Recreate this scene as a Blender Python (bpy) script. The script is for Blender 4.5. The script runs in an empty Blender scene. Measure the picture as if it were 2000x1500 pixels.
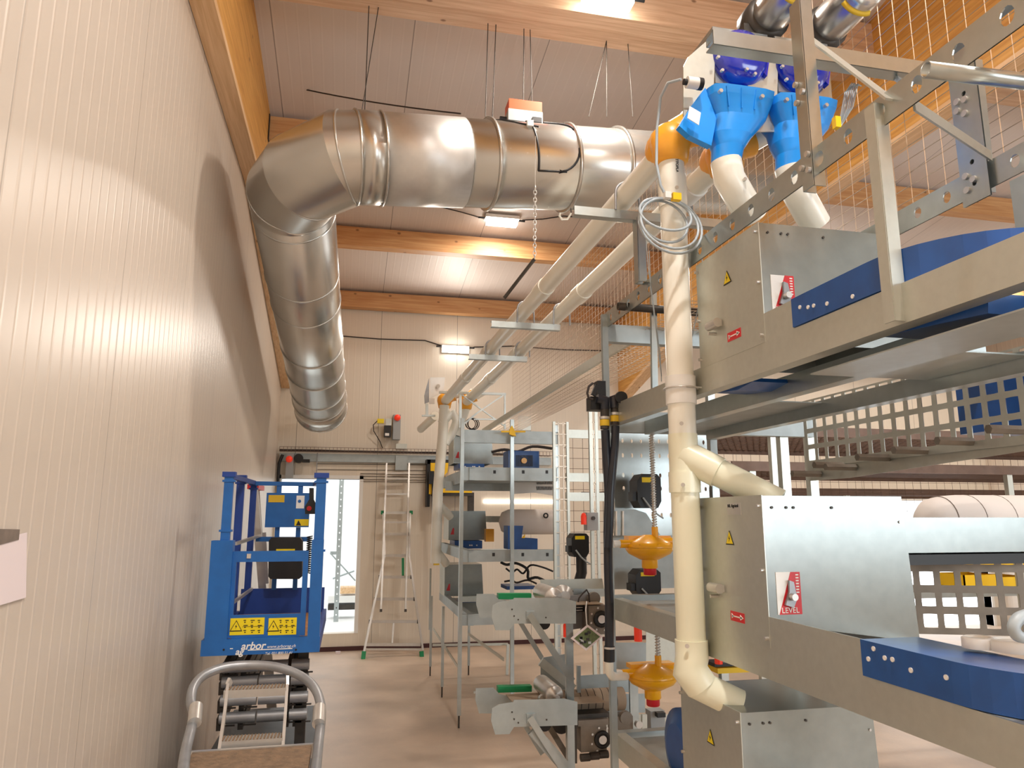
import bpy, math, random
from mathutils import Vector as V, Matrix, Quaternion
random.seed(7)
# ---------------------------------------------------------------- camera, world, lights, exposure
CAM_H = 1.75
PITCH, YAW, FPX = math.radians(10.3), math.radians(12.5), 1420.0
FW = V((math.sin(YAW)*math.cos(PITCH), math.cos(YAW)*math.cos(PITCH), math.sin(PITCH)))
RT = V((math.cos(YAW), -math.sin(YAW), 0))
UP = RT.cross(FW)
CAM = V((0, 0, CAM_H))
scene = bpy.context.scene
COL = scene.collection
cd = bpy.data.cameras.new('camera'); cam = bpy.data.objects.new('camera', cd); COL.objects.link(cam)
cd.sensor_width = 36; cd.lens = FPX/2000*36; cd.clip_start = 0.05; cd.clip_end = 200
cam.matrix_world = Matrix(((RT.x, UP.x, -FW.x, 0), (RT.y, UP.y, -FW.y, 0), (RT.z, UP.z, -FW.z, CAM_H), (0, 0, 0, 1)))
scene.camera = cam
scene.view_settings.view_transform = 'Standard'
scene.view_settings.look = 'None'
scene.view_settings.gamma = 1
scene.view_settings.use_curve_mapping = False
scene.view_settings.exposure = 0.0
w = bpy.data.worlds.new('sky'); scene.world = w; w.use_nodes = True
w.node_tree.nodes['Background'].inputs[0].default_value = (0.94, 0.97, 1.0, 1)
w.node_tree.nodes['Background'].inputs[1].default_value = 2.4

def area(name, loc, target, sx, sy, power, color):
    l = bpy.data.lights.new(name, 'AREA'); l.shape = 'RECTANGLE'; l.size = sx; l.size_y = sy
    l.energy = power; l.color = color
    o = bpy.data.objects.new(name, l); COL.objects.link(o); o.location = loc
    o.rotation_euler = (V(target)-V(loc)).to_track_quat('-Z', 'Y').to_euler()
    return o
# added area lights: rear daylight in an unseen front-wall opening, and side fill
area('rear_daylight_fill', (6.0, -3.9, 2.52), (3.0, 5, 2.0), 6.4, 2.1, 230, (0.84, 0.94, 1.0))
area('side_fill', (10.3, 3.0, 2.4), (2.0, 5.0, 2.0), 5.0, 1.6, 60, (0.90, 0.96, 1.0))  # added fill, the right wall has no window

# ---------------------------------------------------------------- pixel -> world helpers
def ray(px, py): return FW + RT*((px-1000)/FPX) + UP*((750-py)/FPX)
def aY(px, py, Y):
    d = ray(px, py); return CAM + d*(Y/d.y)
def aX(px, py, X):
    d = ray(px, py); return CAM + d*(X/d.x)
def aZ(px, py, Z):
    d = ray(px, py); return CAM + d*((Z-CAM_H)/d.z)
BACK, LEFT = 10.32, -0.97
def ceil_z(y): return 4.90 + 0.136*(BACK-y)

# ---------------------------------------------------------------- materials
def s2l(c):
    return tuple((x/12.92 if x <= .04045 else ((x+.055)/1.055)**2.4) for x in c)
def rgb(r, g, b): return s2l((r/255, g/255, b/255))
MATS = {}
def mat(name, col, rough=.5, metal=0.0, noise=0.0, nscale=8.0, bump=0.0, bscale=60.0, kind=None, emit=0, coat=0, stretch=None, rvar=0.0):
    m = bpy.data.materials.new(name); m.use_nodes = True; nt = m.node_tree; N = nt.nodes; L = nt.links
    b = N['Principled BSDF']
    b.inputs['Roughness'].default_value = rough; b.inputs['Metallic'].default_value = metal
    b.inputs['Base Color'].default_value = (*col, 1)
    if coat: b.inputs['Coat Weight'].default_value = coat; b.inputs['Coat Roughness'].default_value = .15
    if emit:
        b.inputs['Emission Color'].default_value = (*col, 1); b.inputs['Emission Strength'].default_value = emit
    tc = N.new('ShaderNodeTexCoord'); mp = N.new('ShaderNodeMapping'); L.new(tc.outputs['Object'], mp.inputs[0])
    if stretch: mp.inputs['Scale'].default_value = stretch
    if noise:
        if kind == 'spangle':
            t = N.new('ShaderNodeTexVoronoi'); t.inputs['Scale'].default_value = nscale; src = t.outputs['Color']
            g = N.new('ShaderNodeRGBToBW'); L.new(src, g.inputs[0]); fac = g.outputs[0]
        else:
            t = N.new('ShaderNodeTexNoise'); t.inputs['Scale'].default_value = nscale; t.inputs['Detail'].default_value = 6; fac = t.outputs['Fac']
        L.new(mp.outputs[0], t.inputs['Vector'])
        r = N.new('ShaderNodeValToRGB')
        lo = tuple(max(0, c*(1-noise)) for c in col); hi = tuple(min(1, c*(1+noise*.8)) for c in col)
        r.color_ramp.elements[0].color = (*lo, 1); r.color_ramp.elements[1].color = (*hi, 1)
        r.color_ramp.elements[0].position = .3; r.color_ramp.elements[1].position = .7
        L.new(fac, r.inputs[0]); L.new(r.outputs[0], b.inputs['Base Color'])
        if rvar:
            mr = N.new('ShaderNodeMapRange'); mr.inputs['To Min'].default_value = max(.05, rough-rvar); mr.inputs['To Max'].default_value = rough+rvar
            L.new(fac, mr.inputs['Value']); L.new(mr.outputs[0], b.inputs['Roughness'])
    if bump:
        t2 = N.new('ShaderNodeTexNoise'); t2.inputs['Scale'].default_value = bscale; L.new(mp.outputs[0], t2.inputs['Vector'])
        bp = N.new('ShaderNodeBump'); bp.inputs['Strength'].default_value = bump; bp.inputs['Distance'].default_value = .01
        L.new(t2.outputs['Fac'], bp.inputs['Height']); L.new(bp.outputs[0], b.inputs['Normal'])
    MATS[name] = m
    return m
def panel_mat(name, col, axis, pitch, rough=.4, seam=1.1, bs=.4, rc=.2):
    """ribbed sandwich panel: shallow ribs every `pitch` m along object axis 0/1, a joint line every `seam` m"""
    m = bpy.data.materials.new(name); m.use_nodes = True; nt = m.node_tree; N = nt.nodes; L = nt.links
    b = N['Principled BSDF']; b.inputs['Roughness'].default_value = rough
    tc = N.new('ShaderNodeTexCoord'); sx = N.new('ShaderNodeSeparateXYZ'); L.new(tc.outputs['Object'], sx.inputs[0])
    a = sx.outputs[axis]
    def math_(op, x, y=None):
        n = N.new('ShaderNodeMath'); n.operation = op
        for i, q in enumerate((x, y)):
            if q is None: continue
            if isinstance(q, (int, float)): n.inputs[i].default_value = q
            else: L.new(q, n.inputs[i])
        return n.outputs[0]
    fr = math_('FRACT', math_('DIVIDE', a, pitch))
    tri = math_('ABSOLUTE', math_('SUBTRACT', fr, .5))
    rib = N.new('ShaderNodeMapRange'); rib.inputs['From Min'].default_value = .38; rib.inputs['From Max'].default_value = .5
    L.new(tri, rib.inputs['Value'])
    fs = math_('FRACT', math_('DIVIDE', a, seam)); ts = math_('ABSOLUTE', math_('SUBTRACT', fs, .5))
    sm = math_('GREATER_THAN', ts, .4965)
    h = math_('SUBTRACT', rib.outputs[0], math_('MULTIPLY', sm, 1.5))
    bp = N.new('ShaderNodeBump'); bp.inputs['Strength'].default_value = bs; bp.inputs['Distance'].default_value = .0025
    L.new(h, bp.inputs['Height']); L.new(bp.outputs[0], b.inputs['Normal'])
    nz = N.new('ShaderNodeTexNoise'); nz.inputs['Scale'].default_value = 1.3; nz.inputs['Detail'].default_value = 3
    L.new(tc.outputs['Object'], nz.inputs['Vector'])
    r = N.new('ShaderNodeValToRGB'); r.color_ramp.elements[0].color = (*[c*.93 for c in col], 1); r.color_ramp.elements[1].color = (*[min(1, c*1.05) for c in col], 1)
    L.new(nz.outputs['Fac'], r.inputs[0])
    mx = N.new('ShaderNodeMix'); mx.data_type = 'RGBA'; L.new(sm, mx.inputs[0]); L.new(r.outputs[0], mx.inputs[6]); mx.inputs[7].default_value = (*[c*.45 for c in col], 1)
    mx2 = N.new('ShaderNodeMix'); mx2.data_type = 'RGBA'
    L.new(math_('MULTIPLY', rib.outputs[0], rc), mx2.inputs[0]); L.new(mx.outputs[2], mx2.inputs[6]); mx2.inputs[7].default_value = (*[min(1, c*1.35) for c in col], 1)  # rib highlights painted in as a lighter colour
    L.new(mx2.outputs[2], b.inputs['Base Color'])
    MATS[name] = m; return m
def wood_mat(name, c1, c2, stretch, rough=.55):
    m = bpy.data.materials.new(name); m.use_nodes = True; nt = m.node_tree; N = nt.nodes; L = nt.links
    b = N['Principled BSDF']; b.inputs['Roughness'].default_value = rough
    tc = N.new('ShaderNodeTexCoord'); mp = N.new('ShaderNodeMapping'); mp.inputs['Scale'].default_value = stretch
    L.new(tc.outputs['Object'], mp.inputs[0])
    t = N.new('ShaderNodeTexNoise'); t.inputs['Scale'].default_value = 6; t.inputs['Detail'].default_value = 7; t.inputs['Distortion'].default_value = .6
    L.new(mp.outputs[0], t.inputs['Vector'])
    r = N.new('ShaderNodeValToRGB'); r.color_ramp.elements[0].color = (*c1, 1); r.color_ramp.elements[1].color = (*c2, 1)
    r.color_ramp.elements[0].position = .32; r.color_ramp.elements[1].position = .68
    L.new(t.outputs['Fac'], r.inputs[0])
    v = N.new('ShaderNodeTexVoronoi'); v.inputs['Scale'].default_value = 3.2
    mp2 = N.new('ShaderNodeMapping'); mp2.inputs['Scale'].default_value = tuple(1.0 if s < 1 else 1.6 for s in stretch)
    L.new(tc.outputs['Object'], mp2.inputs[0]); L.new(mp2.outputs[0], v.inputs['Vector'])
    k = N.new('ShaderNodeMapRange'); k.inputs['From Min'].default_value = .045; k.inputs['From Max'].default_value = .09; k.inputs['To Min'].default_value = .75; k.inputs['To Max'].default_value = 0
    L.new(v.outputs['Distance'], k.inputs['Value'])
    mx = N.new('ShaderNodeMix'); mx.data_type = 'RGBA'; L.new(k.outputs[0], mx.inputs[0]); L.new(r.outputs[0], mx.inputs[6]); mx.inputs[7].default_value = (*rgb(105, 62, 35), 1)
    L.new(mx.outputs[2], b.inputs['Base Color'])
    MATS[name] = m; return m

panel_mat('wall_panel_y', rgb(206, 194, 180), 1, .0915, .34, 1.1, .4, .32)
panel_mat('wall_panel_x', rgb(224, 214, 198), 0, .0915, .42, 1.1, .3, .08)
panel_mat('ceiling_panel', rgb(218, 208, 202), 0, .0915, .5, 1.1, .3, .08)
wood_mat('wood_x', rgb(190, 136, 86), rgb(212, 166, 116), (.35, 7, 7))
wood_mat('wood_lamplit', rgb(196, 158, 126), rgb(220, 188, 158), (.35, 7, 7))  # paler purlin wood, the lamp's overexposure put into the colour
wood_mat('wood_y', rgb(196, 138, 62), rgb(226, 172, 92), (7, .35, 7))
wood_mat('wood_pale', rgb(214, 172, 124), rgb(236, 200, 158), (7, .35, 7))
mat('concrete', rgb(203, 182, 162), .42, 0, .22, 1.7, .12, 40, rvar=.1)
mat('galv', rgb(180, 187, 186), .29, .88, .05, 25)
mat('galv_warm', rgb(198, 200, 191), .38, .72, .035, 40)
mat('galv_box', rgb(152, 158, 156), .24, .6, .06, 22)
mat('galv_dull', rgb(172, 182, 184), .5, .55, .08, 14)
mat('stainless', rgb(208, 208, 204), .27, .85, .05, 3)
mat('stainless_dark', rgb(196, 194, 188), .27, .85, .06, 3)
mat('zinc_sleeve', rgb(212, 212, 210), .45, .75, .04, 20)
mat('alu', rgb(206, 204, 200), .35, .75, .05, 20)
mat('tube_grey', rgb(150, 152, 155), .4, .55, .15, 12)
mat('pvc', rgb(242, 241, 230), .3, 0, .04, 3, coat=.3)
mat('pvc_cream', rgb(238, 238, 214), .34, 0, .05, 3, coat=.2)
mat('white_plastic', rgb(235, 235, 232), .4)
mat('orange_plastic', rgb(252, 176, 50), .35, 0, .06, 5, coat=.3)
mat('amber_plastic', rgb(250, 178, 8), .32, 0, .05, 5, coat=.3)
mat('blue_plastic', rgb(30, 148, 240), .35, 0, .08, 6, coat=.2)
mat('blue_clear', rgb(14, 38, 165), .12, 0, .25, 5, coat=1)
mat('blue_housing', rgb(20, 78, 150), .4, 0, .14, 14, coat=.2)
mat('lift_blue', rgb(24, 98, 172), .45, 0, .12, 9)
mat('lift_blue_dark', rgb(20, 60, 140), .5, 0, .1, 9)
mat('black', rgb(22, 23, 26), .45)
mat('rubber', rgb(30, 33, 42), .33)
mat('dark_metal', rgb(70, 66, 62), .45, .5, .2, 12)
mat('red', rgb(205, 30, 40), .4)
mat('lamp_red', rgb(240, 60, 35), .35, emit=.25)
mat('yellow', rgb(248, 200, 12), .45)
mat('sticker_yellow', rgb(240, 215, 20), .5)
mat('tape', rgb(215, 178, 40), .6)
mat('green', rgb(18, 138, 84), .5)
mat('paper', rgb(226, 214, 216), .8)
mat('grey_cable', rgb(170, 182, 190), .4)
mat('dark_cable', rgb(48, 40, 38), .6)
mat('grey_box', rgb(160, 164, 166), .5)
mat('tape_grey', rgb(120, 108, 98), .7, 0, .2, 20)
mat('led', (1.0, .93, .84), emit=22)
mat('led_soft', (1.0, .95, .88), emit=3.5)
mat('bright_floor', rgb(240, 240, 236), .5)
mat('annex_wall', rgb(240, 242, 242), .6)
mat('deck', rgb(120, 98, 76), .75, 0, .3, 30, .5, 80)
mat('plywood', rgb(170, 120, 72), .7, 0, .25, 10)
mat('fabric_white', rgb(222, 214, 208), .8, 0, .05, 3)
mat('dark_skirting', rgb(70, 36, 36), .7)
mat('text_white', rgb(236, 236, 232), .6)
mat('text_black', rgb(25, 22, 20), .6)
mat('motor_grey', rgb(128, 120, 110), .5, .4, .15, 15)
mat('brown_belt', rgb(150, 132, 112), .7, 0, .12, 10)
mat('wire', rgb(205, 190, 172), .35, .8)
mat('rust_mesh', rgb(120, 98, 86), .5, .5, .15, 10)
mat('pcb', rgb(96, 110, 70), .5, 0, .4, 60)
gl = bpy.data.materials.new('glass'); gl.use_nodes = True
gb = gl.node_tree.nodes['Principled BSDF']; gb.inputs['Base Color'].default_value = (.95, .98, 1, 1); gb.inputs['Transmission Weight'].default_value = 1; gb.inputs['Roughness'].default_value = .0; gb.inputs['IOR'].default_value = 1.05
MATS['glass'] = gl

# ---------------------------------------------------------------- mesh helpers
class MB:
    def __init__(s): s.v = []; s.f = []; s.m = []; s.names = []; s.cur = 0; s.sm = []
    def mat(s, name):
        if name not in s.names: s.names.append(name)
        s.cur = s.names.index(name); return s
    def add(s, vs, fs, smooth=False):
        o = len(s.v); s.v += [tuple(p) for p in vs]
        for f in fs: s.f.append(tuple(i+o for i in f)); s.m.append(s.cur); s.sm.append(smooth)
    def box(s, x0, x1, y0, y1, z0, z1):
        vs = [(x, y, z) for x in (x0, x1) for y in (y0, y1) for z in (z0, z1)]
        s.add(vs, [(0, 1, 3, 2), (4, 6, 7, 5), (0, 4, 5, 1), (2, 3, 7, 6), (0, 2, 6, 4), (1, 5, 7, 3)]); return s
    def obox(s, c, u, v, n, a, b, t):
        c, u, v, n = V(c), V(u).normalized(), V(v).normalized(), V(n).normalized()
        vs = [c+u*(i*a/2)+v*(j*b/2)+n*(k*t/2) for i in (-1, 1) for j in (-1, 1) for k in (-1, 1)]
        s.add(vs, [(0, 1, 3, 2), (4, 6, 7, 5), (0, 4, 5, 1), (2, 3, 7, 6), (0, 2, 6, 4), (1, 5, 7, 3)]); return s
    def beam(s, p, q, w_, h_, up=(0, 0, 1)):
        p, q = V(p), V(q); d = q-p; L_ = d.length; d.normalize(); up = V(up)
        sd = d.cross(up)
        if sd.length < 1e-4: sd = d.cross(V((1, 0, 0)))
        sd.normalize(); up = sd.cross(d).normalized()
        return s.obox((p+q)/2, d, sd, up, L_, w_, h_)
    def chan(s, p, q, h_, fl, side, t=.004, up=(0, 0, 1)):
        """C channel: web of height h_, flanges `fl` long pointing to `side`"""
        p, q = V(p), V(q); d = (q-p); L_ = d.length; d.normalize(); up = V(up); sd = V(side)
        sd = (sd-d*sd.dot(d)).normalized(); up = (up-d*up.dot(d)).normalized(); c = (p+q)/2
        s.obox(c, d, up, sd, L_, h_, t)
        s.obox(c+up*(h_/2-t/2)+sd*fl/2, d, sd, up, L_, fl, t)
        s.obox(c-up*(h_/2-t/2)+sd*fl/2, d, sd, up, L_, fl, t)
        return s
    def angle(s, p, q, a, side, side2, t=.004):
        p, q = V(p), V(q); d = (q-p); L_ = d.length; d.normalize(); A = V(side).normalized(); B = V(side2).normalized(); c = (p+q)/2
        s.obox(c+A*a/2, d, A, B, L_, a, t); s.obox(c+B*a/2, d, B, A, L_, a, t); return s
    def tube(s, pts, r, n=12, caps=True, closed=False, smooth=True, split=False):
        pts = [V(p) for p in pts]; m = len(pts); rr = r if isinstance(r, (list, tuple)) else [r]*m
        rings = []; nrm = None
        for i, p in enumerate(pts):
            a = pts[i-1] if (i > 0 or closed) else p
            b = pts[(i+1) % m] if (i < m-1 or closed) else p
            t = (b-a).normalized()
            if nrm is None:
                nrm = t.cross(V((0, 0, 1)))
                if nrm.length < .05: nrm = t.cross(V((0, 1, 0)))
                nrm.normalize()
            else:
                nrm = (nrm-t*nrm.dot(t)).normalized()
            bn = t.cross(nrm)
            k = 1.0
            if 0 < i < m-1:
                d1 = (pts[i]-pts[i-1]).normalized(); d2 = (pts[i+1]-pts[i]).normalized()
                cs = max(.5, math.sqrt(max(0, (1+d1.dot(d2))/2)))
                ax = d1.cross(d2)
                if ax.length > 1e-3:
                    mi = t.cross(ax.normalized())
                    rings.append([p+(o-mi*o.dot(mi)+mi*(o.dot(mi)/cs)) for o in [(nrm*math.cos(2*math.pi*j/n)+bn*math.sin(2*math.pi*j/n))*rr[i] for j in range(n)]]); continue
            rings.append([p+(nrm*math.cos(2*math.pi*j/n)+bn*math.sin(2*math.pi*j/n))*rr[i] for j in range(n)])
        if split:
            for i in range(m-1): s.add(rings[i]+rings[i+1], [(j, (j+1) % n, n+(j+1) % n, n+j) for j in range(n)], smooth)
            return s
        vs = [q for R_ in rings for q in R_]; fs = []
        for i in range(m if closed else m-1):
            i2 = (i+1) % m
            for j in range(n): fs.append((i*n+j, i*n+(j+1) % n, i2*n+(j+1) % n, i2*n+j))
        s.add(vs, fs, smooth)
        if caps and not closed:
            s.add(rings[0], [tuple(reversed(range(n)))]); s.add(rings[-1], [tuple(range(n))])
        return s
    def cyl(s, p, q, r, n=16, caps=True, smooth=True): return s.tube([p, q], r, n, caps, smooth=smooth)
    def pipe(s, p, q, r, t=.003, n=24):
        """open-ended pipe with real wall thickness"""
        p, q = V(p), V(q); d = (q-p).normalized(); a = d.cross(V((0, 0, 1)))
        if a.length < .05: a = d.cross(V((0, 1, 0)))
        a.normalize(); b = d.cross(a)
        vs = []
        for c, rad in ((p, r), (q, r), (q, r-t), (p, r-t)):
            vs += [c+(a*math.cos(2*math.pi*j/n)+b*math.sin(2*math.pi*j/n))*rad for j in range(n)]
        fs = []
        for k in range(4):
            k2 = (k+1) % 4
            for j in range(n): fs.append((k*n+j, k*n+(j+1) % n, k2*n+(j+1) % n, k2*n+j))
        s.add(vs, fs, True); return s
    def lathe(s, c, axis, prof, n=24):
        """prof: list of (r, h) along axis"""
        c = V(c); ax = V(axis).normalized(); a = ax.cross(V((0, 0, 1)))
        if a.length < .05: a = ax.cross(V((0, 1, 0)))
        a.normalize(); b = ax.cross(a); vs = []
        for r, h in prof: vs += [c+ax*h+(a*math.cos(2*math.pi*j/n)+b*math.sin(2*math.pi*j/n))*max(r, 1e-4) for j in range(n)]
        fs = [(i*n+j, i*n+(j+1) % n, (i+1)*n+(j+1) % n, (i+1)*n+j) for i in range(len(prof)-1) for j in range(n)]
        s.add(vs, fs, True)
        s.add(vs[:n], [tuple(range(n))]); s.add(vs[-n:], [tuple(range(n))]); return s
    def prism(s, pts, ext):
        """polygon (3-D points) extruded by vector ext"""
        pts = [V(p) for p in pts]; e = V(ext); n = len(pts)
        s.add(pts+[p+e for p in pts], [tuple(range(n)), tuple(reversed(range(n, 2*n)))]+[(i, (i+1) % n, n+(i+1) % n, n+i) for i in range(n)]); return s
    def loft(s, A, B, smooth=False, caps=True):
        n = len(A); s.add([V(p) for p in A]+[V(p) for p in B], [(i, (i+1) % n, n+(i+1) % n, n+i) for i in range(n)], smooth)
        if caps: s.add(A, [tuple(reversed(range(n)))]); s.add(B, [tuple(range(n))])
        return s
    def perf(s, o, u, v, L_, H_, us, vs_, hw, hh, t=.003, pw=2.0, hidden=None):
        """plate L_ x H_ from corner o with real holes centred at every us x vs_; pw 2 = oval, 8 = square"""
        o, u, v = V(o), V(u).normalized(), V(v).normalized(); n = u.cross(v)*t
        ub = [0]+[(us[i]+us[i+1])/2 for i in range(len(us)-1)]+[L_]
        vb = [0]+[(vs_[i]+vs_[i+1])/2 for i in range(len(vs_)-1)]+[H_]
        K = 12
        for i, uc in enumerate(us):
            for j, vc in enumerate(vs_):
                out, inn = [], []
                for k in range(K):
                    th = 2*math.pi*(k+.5)/K; c, sn = math.cos(th), math.sin(th)
                    den = (abs(c)**pw+abs(sn)**pw)**(1/pw); inn.append((uc+hw*c/den, vc+hh*sn/den))
                    mx_ = max(abs(c), abs(sn)); cc, ss = c/mx_, sn/mx_
                    if abs(abs(cc)-abs(ss)) < .45: cc, ss = math.copysign(1, cc), math.copysign(1, ss)
                    out.append((uc+(cc*(ub[i+1]-uc) if cc > 0 else cc*(uc-ub[i])), vc+(ss*(vb[j+1]-vc) if ss > 0 else ss*(vc-vb[j]))))
                P = lambda q, w_=0: o+u*q[0]+v*q[1]+n*w_
                A = [P(q) for q in out]+[P(q) for q in inn]+[P(q, 1) for q in out]+[P(q, 1) for q in inn]
                fs = []
                for k in range(K):
                    k2 = (k+1) % K
                    fs.append((k, k2, K+k2, K+k)); fs.append((2*K+k, 3*K+k, 3*K+k2, 2*K+k2)); fs.append((K+k, K+k2, 3*K+k2, 3*K+k))
                s.add(A, fs)
        return s
    def build(s, name, parent=None, m=None):
        org = V(parent['_w']) if parent is not None else None
        if org is None:
            lo = [min(p[i] for p in s.v) for i in range(3)]; hi = [max(p[i] for p in s.v) for i in range(3)]
            org = V(((lo[0]+hi[0])/2, (lo[1]+hi[1])/2, lo[2]))
        me = bpy.data.meshes.new(name); me.from_pydata([tuple(V(p)-org) for p in s.v], [], s.f)
        for nme in (s.names or [m]): me.materials.append(MATS[nme])
        me.polygons.foreach_set('material_index', s.m); me.polygons.foreach_set('use_smooth', s.sm); me.update()
        o = bpy.data.objects.new(name, me); COL.objects.link(o); o['_w'] = tuple(org)
        if parent is not None: o.parent = parent
        else: o.location = org
        return o
def mb(name): return MB().mat(name)
def tag(o, label, cat, group=None):
    o['label'] = label; o['category'] = cat
    if group: o['group'] = group
    return o
def thing(name, loc, label, cat, group=None):
    o = bpy.data.objects.new(name, None); COL.objects.link(o); o.location = loc; o['_w'] = tuple(loc); o.empty_display_size = .1
    return tag(o, label, cat, group)
def struct(o): o['kind'] = 'structure'; return o
KIDS = {}
def copy_tree(o, parent=None, offset=(0, 0, 0)):
    c = o.copy(); COL.objects.link(c); c.parent = parent
    if parent is None:
        c.location = V(o.location)+V(offset); c['_w'] = tuple(V(o['_w'])+V(offset))
    for ch in [x for x in bpy.data.objects if x.parent == o]: copy_tree(ch, c)
    return c
def text(body, parent, name, origin, xdir, ydir, size, m, bold=False, shear=0, extrude=.0008, align='LEFT'):
    cu = bpy.data.curves.new(name, 'FONT'); cu.body = body; cu.size = size; cu.extrude = extrude; cu.align_x = align; cu.shear = shear
    if bold: cu.offset = size*.018
    t = bpy.data.objects.new(name, cu); COL.objects.link(t)
    bpy.context.view_layer.update()
    me = bpy.data.meshes.new_from_object(t.evaluated_get(bpy.context.evaluated_depsgraph_get()))
    bpy.data.objects.remove(t)
    x, y = V(xdir).normalized(), V(ydir).normalized(); z = x.cross(y)
    M = Matrix(((x.x, y.x, z.x, 0), (x.y, y.y, z.y, 0), (x.z, y.z, z.z, 0), (0, 0, 0, 1)))
    org = V(parent['_w'])
    me.transform(Matrix.Translation(V(origin)-org) @ M)
    me.materials.clear(); me.materials.append(MATS[m])
    o = bpy.data.objects.new(name, me); COL.objects.link(o); o.parent = parent; o['_w'] = tuple(org); return o
def arc(c, a, b, r, t0, t1, n):
    c, a, b = V(c), V(a), V(b)
    return [c+(a*math.cos(t0+(t1-t0)*i/n)+b*math.sin(t0+(t1-t0)*i/n))*r for i in range(n+1)]
def bez(p0, p1, p2, p3, n=12):
    p0, p1, p2, p3 = map(V, (p0, p1, p2, p3))
    return [p0*(1-t)**3+p1*3*t*(1-t)**2+p2*3*t*t*(1-t)+p3*t**3 for t in [i/n for i in range(n+1)]]
def sag(p, q, d, n=10):
    p, q = V(p), V(q); return [p.lerp(q, i/n)-V((0, 0, 4*d*(i/n)*(1-i/n))) for i in range(n+1)]
X, Y, Z = V((1, 0, 0)), V((0, 1, 0)), V((0, 0, 1))

#=SETTING
RX, FY = 10.5, -4.0       # right wall, front wall
struct(mb('concrete').box(LEFT-.2, RX+.2, FY-.2, BACK+.2, -.15, 0).build('floor'))
struct(mb('wall_panel_y').box(LEFT-.15, LEFT, FY, BACK+.15, 0, 7.1).build('wall_left'))
struct(mb('wall_panel_y').box(RX, RX+.15, FY, BACK+.15, 0, 7.1).build('wall_right'))
# back wall with the doorway, and a band of windows far to the right
d0, d1, dz0, dz1 = -.90, .135, .22, 2.25
b = mb('wall_panel_x')
b.box(LEFT, d0, BACK, BACK+.14, 0, 5.05).box(d0, d1, BACK, BACK+.14, 0, dz0).box(d0, d1, BACK, BACK+.14, dz1, 5.05)
wx0, wx1, wz0, wz1 = 5.35, 6.1, 1.95, 2.5
b.box(d1, wx0, BACK, BACK+.14, 0, 5.05).box(wx0, wx1, BACK, BACK+.14, 0, wz0).box(wx0, wx1, BACK, BACK+.14, wz1, 5.05).box(wx1, 8.0, BACK, BACK+.14, 0, 5.05).box(8.0, 10.3, BACK, BACK+.14, 2.0, 5.05).box(10.3, RX, BACK, BACK+.14, 0, 5.05)
struct(b.build('wall_back'))
b = mb('wall_panel_x'); b.box(LEFT, 3.0, FY-.15, FY, 0, 7.1).box(9.4, RX, FY-.15, FY, 0, 7.1).box(3.0, 9.4, FY-.15, FY, 3.6, 7.1).box(3.0, 9.4, FY-.15, FY, 0, 1.45)
struct(b.build('wall_front'))
c = mb('ceiling_panel').prism([(LEFT-.15, BACK+.15, ceil_z(BACK+.15)), (LEFT-.15, FY-.15, ceil_z(FY-.15)), (LEFT-.15, FY-.15, ceil_z(FY-.15)+.15), (LEFT-.15, BACK+.15, ceil_z(BACK+.15)+.15)], (RX-LEFT+.3, 0, 0))
struct(c.build('ceiling'))
struct(mb('dark_skirting').box(LEFT+.002, 4.6, BACK-.02, BACK-.001, 0, .055).build('baseboard_back'))
dr = struct(mb('white_plastic').box(d1, d1+.05, BACK-.012, BACK+.145, dz0, dz1+.05).box(d0-.05, d0, BACK-.012, BACK+.145, dz0, dz1+.05).box(d0-.05, d1+.05, BACK-.012, BACK+.145, dz1, dz1+.05).build('door_1'))
struct(mb('white_plastic').box(7.95, 8.0, BACK-.012, BACK+.145, 0, 2.05).box(10.3, 10.35, BACK-.012, BACK+.145, 0, 2.05).box(8.0, 10.3, BACK-.012, BACK+.145, 2.0, 2.05).build('door_2'))
wn = struct(mb('white_plastic').box(wx0, wx1, BACK-.01, BACK+.12, wz0, wz0+.04).box(wx0, wx1, BACK-.01, BACK+.12, wz1-.04, wz1).box(wx0, wx0+.04, BACK-.01, BACK+.12, wz0, wz1).box(wx1-.04, wx1, BACK-.01, BACK+.12, wz0, wz1).build('window_1'))
mb('glass').box(wx0+.04, wx1-.04, BACK+.06, BACK+.066, wz0+.04, wz1-.04).build('pane', wn)
# annex room seen through the doorway, open to daylight above
struct(mb('bright_floor').box(-2.6, 2.2, BACK+.15, 14.6, .05, .2).build('floor_annex'))
b = mb('annex_wall').box(-2.7, -2.6, BACK+.15, 14.6, .05, 3.2).box(2.2, 2.3, BACK+.15, 14.6, .05, 3.2).box(-2.7, 2.3, 14.6, 14.7, .05, 3.2)
struct(b.build('wall_annex'))

#=ROOF TIMBER
def rafter(name, x0, x1, label, full=True):
    zb = [(FY, 4.62), (6.1, 4.58), (BACK, 3.53)]
    pts = [(x0, y, z) for y, z in zb]+[(x0, BACK, ceil_z(BACK)), (x0, FY, ceil_z(FY))]
    t = thing('roof_rafter', ((x0+x1)/2, BACK, 3.53), label, 'rafter')
    mb('wood_y').prism(pts, (x1-x0, 0, 0)).build('glulam_beam', t)
    mb('wood_pale').prism([(x0-.001, y, z-.045) for y, z in zb]+[(x0-.001, y, z-.001) for y, z in reversed(zb)], (x1-x0+.02, 0, 0)).build('edge_board', t)
    return t
rafter('r', LEFT+.004, -.85, 'deep orange glulam rafter running along the top of the ribbed left wall')
rafter('r', 3.95, 4.09, 'deep orange glulam rafter beyond the wire fence, away from the left wall')
PURL = [(4.78, 'lamp-paled knotty timber roof purlin nearest the camera, below the brightest lamp'),
        (6.55, 'timber roof purlin mostly hidden behind the horizontal steel duct'),
        (8.42, 'orange timber roof purlin just beyond the hanging chain and middle lamp'),
        (10.2, 'orange timber roof purlin tight against the back wall')]
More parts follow.
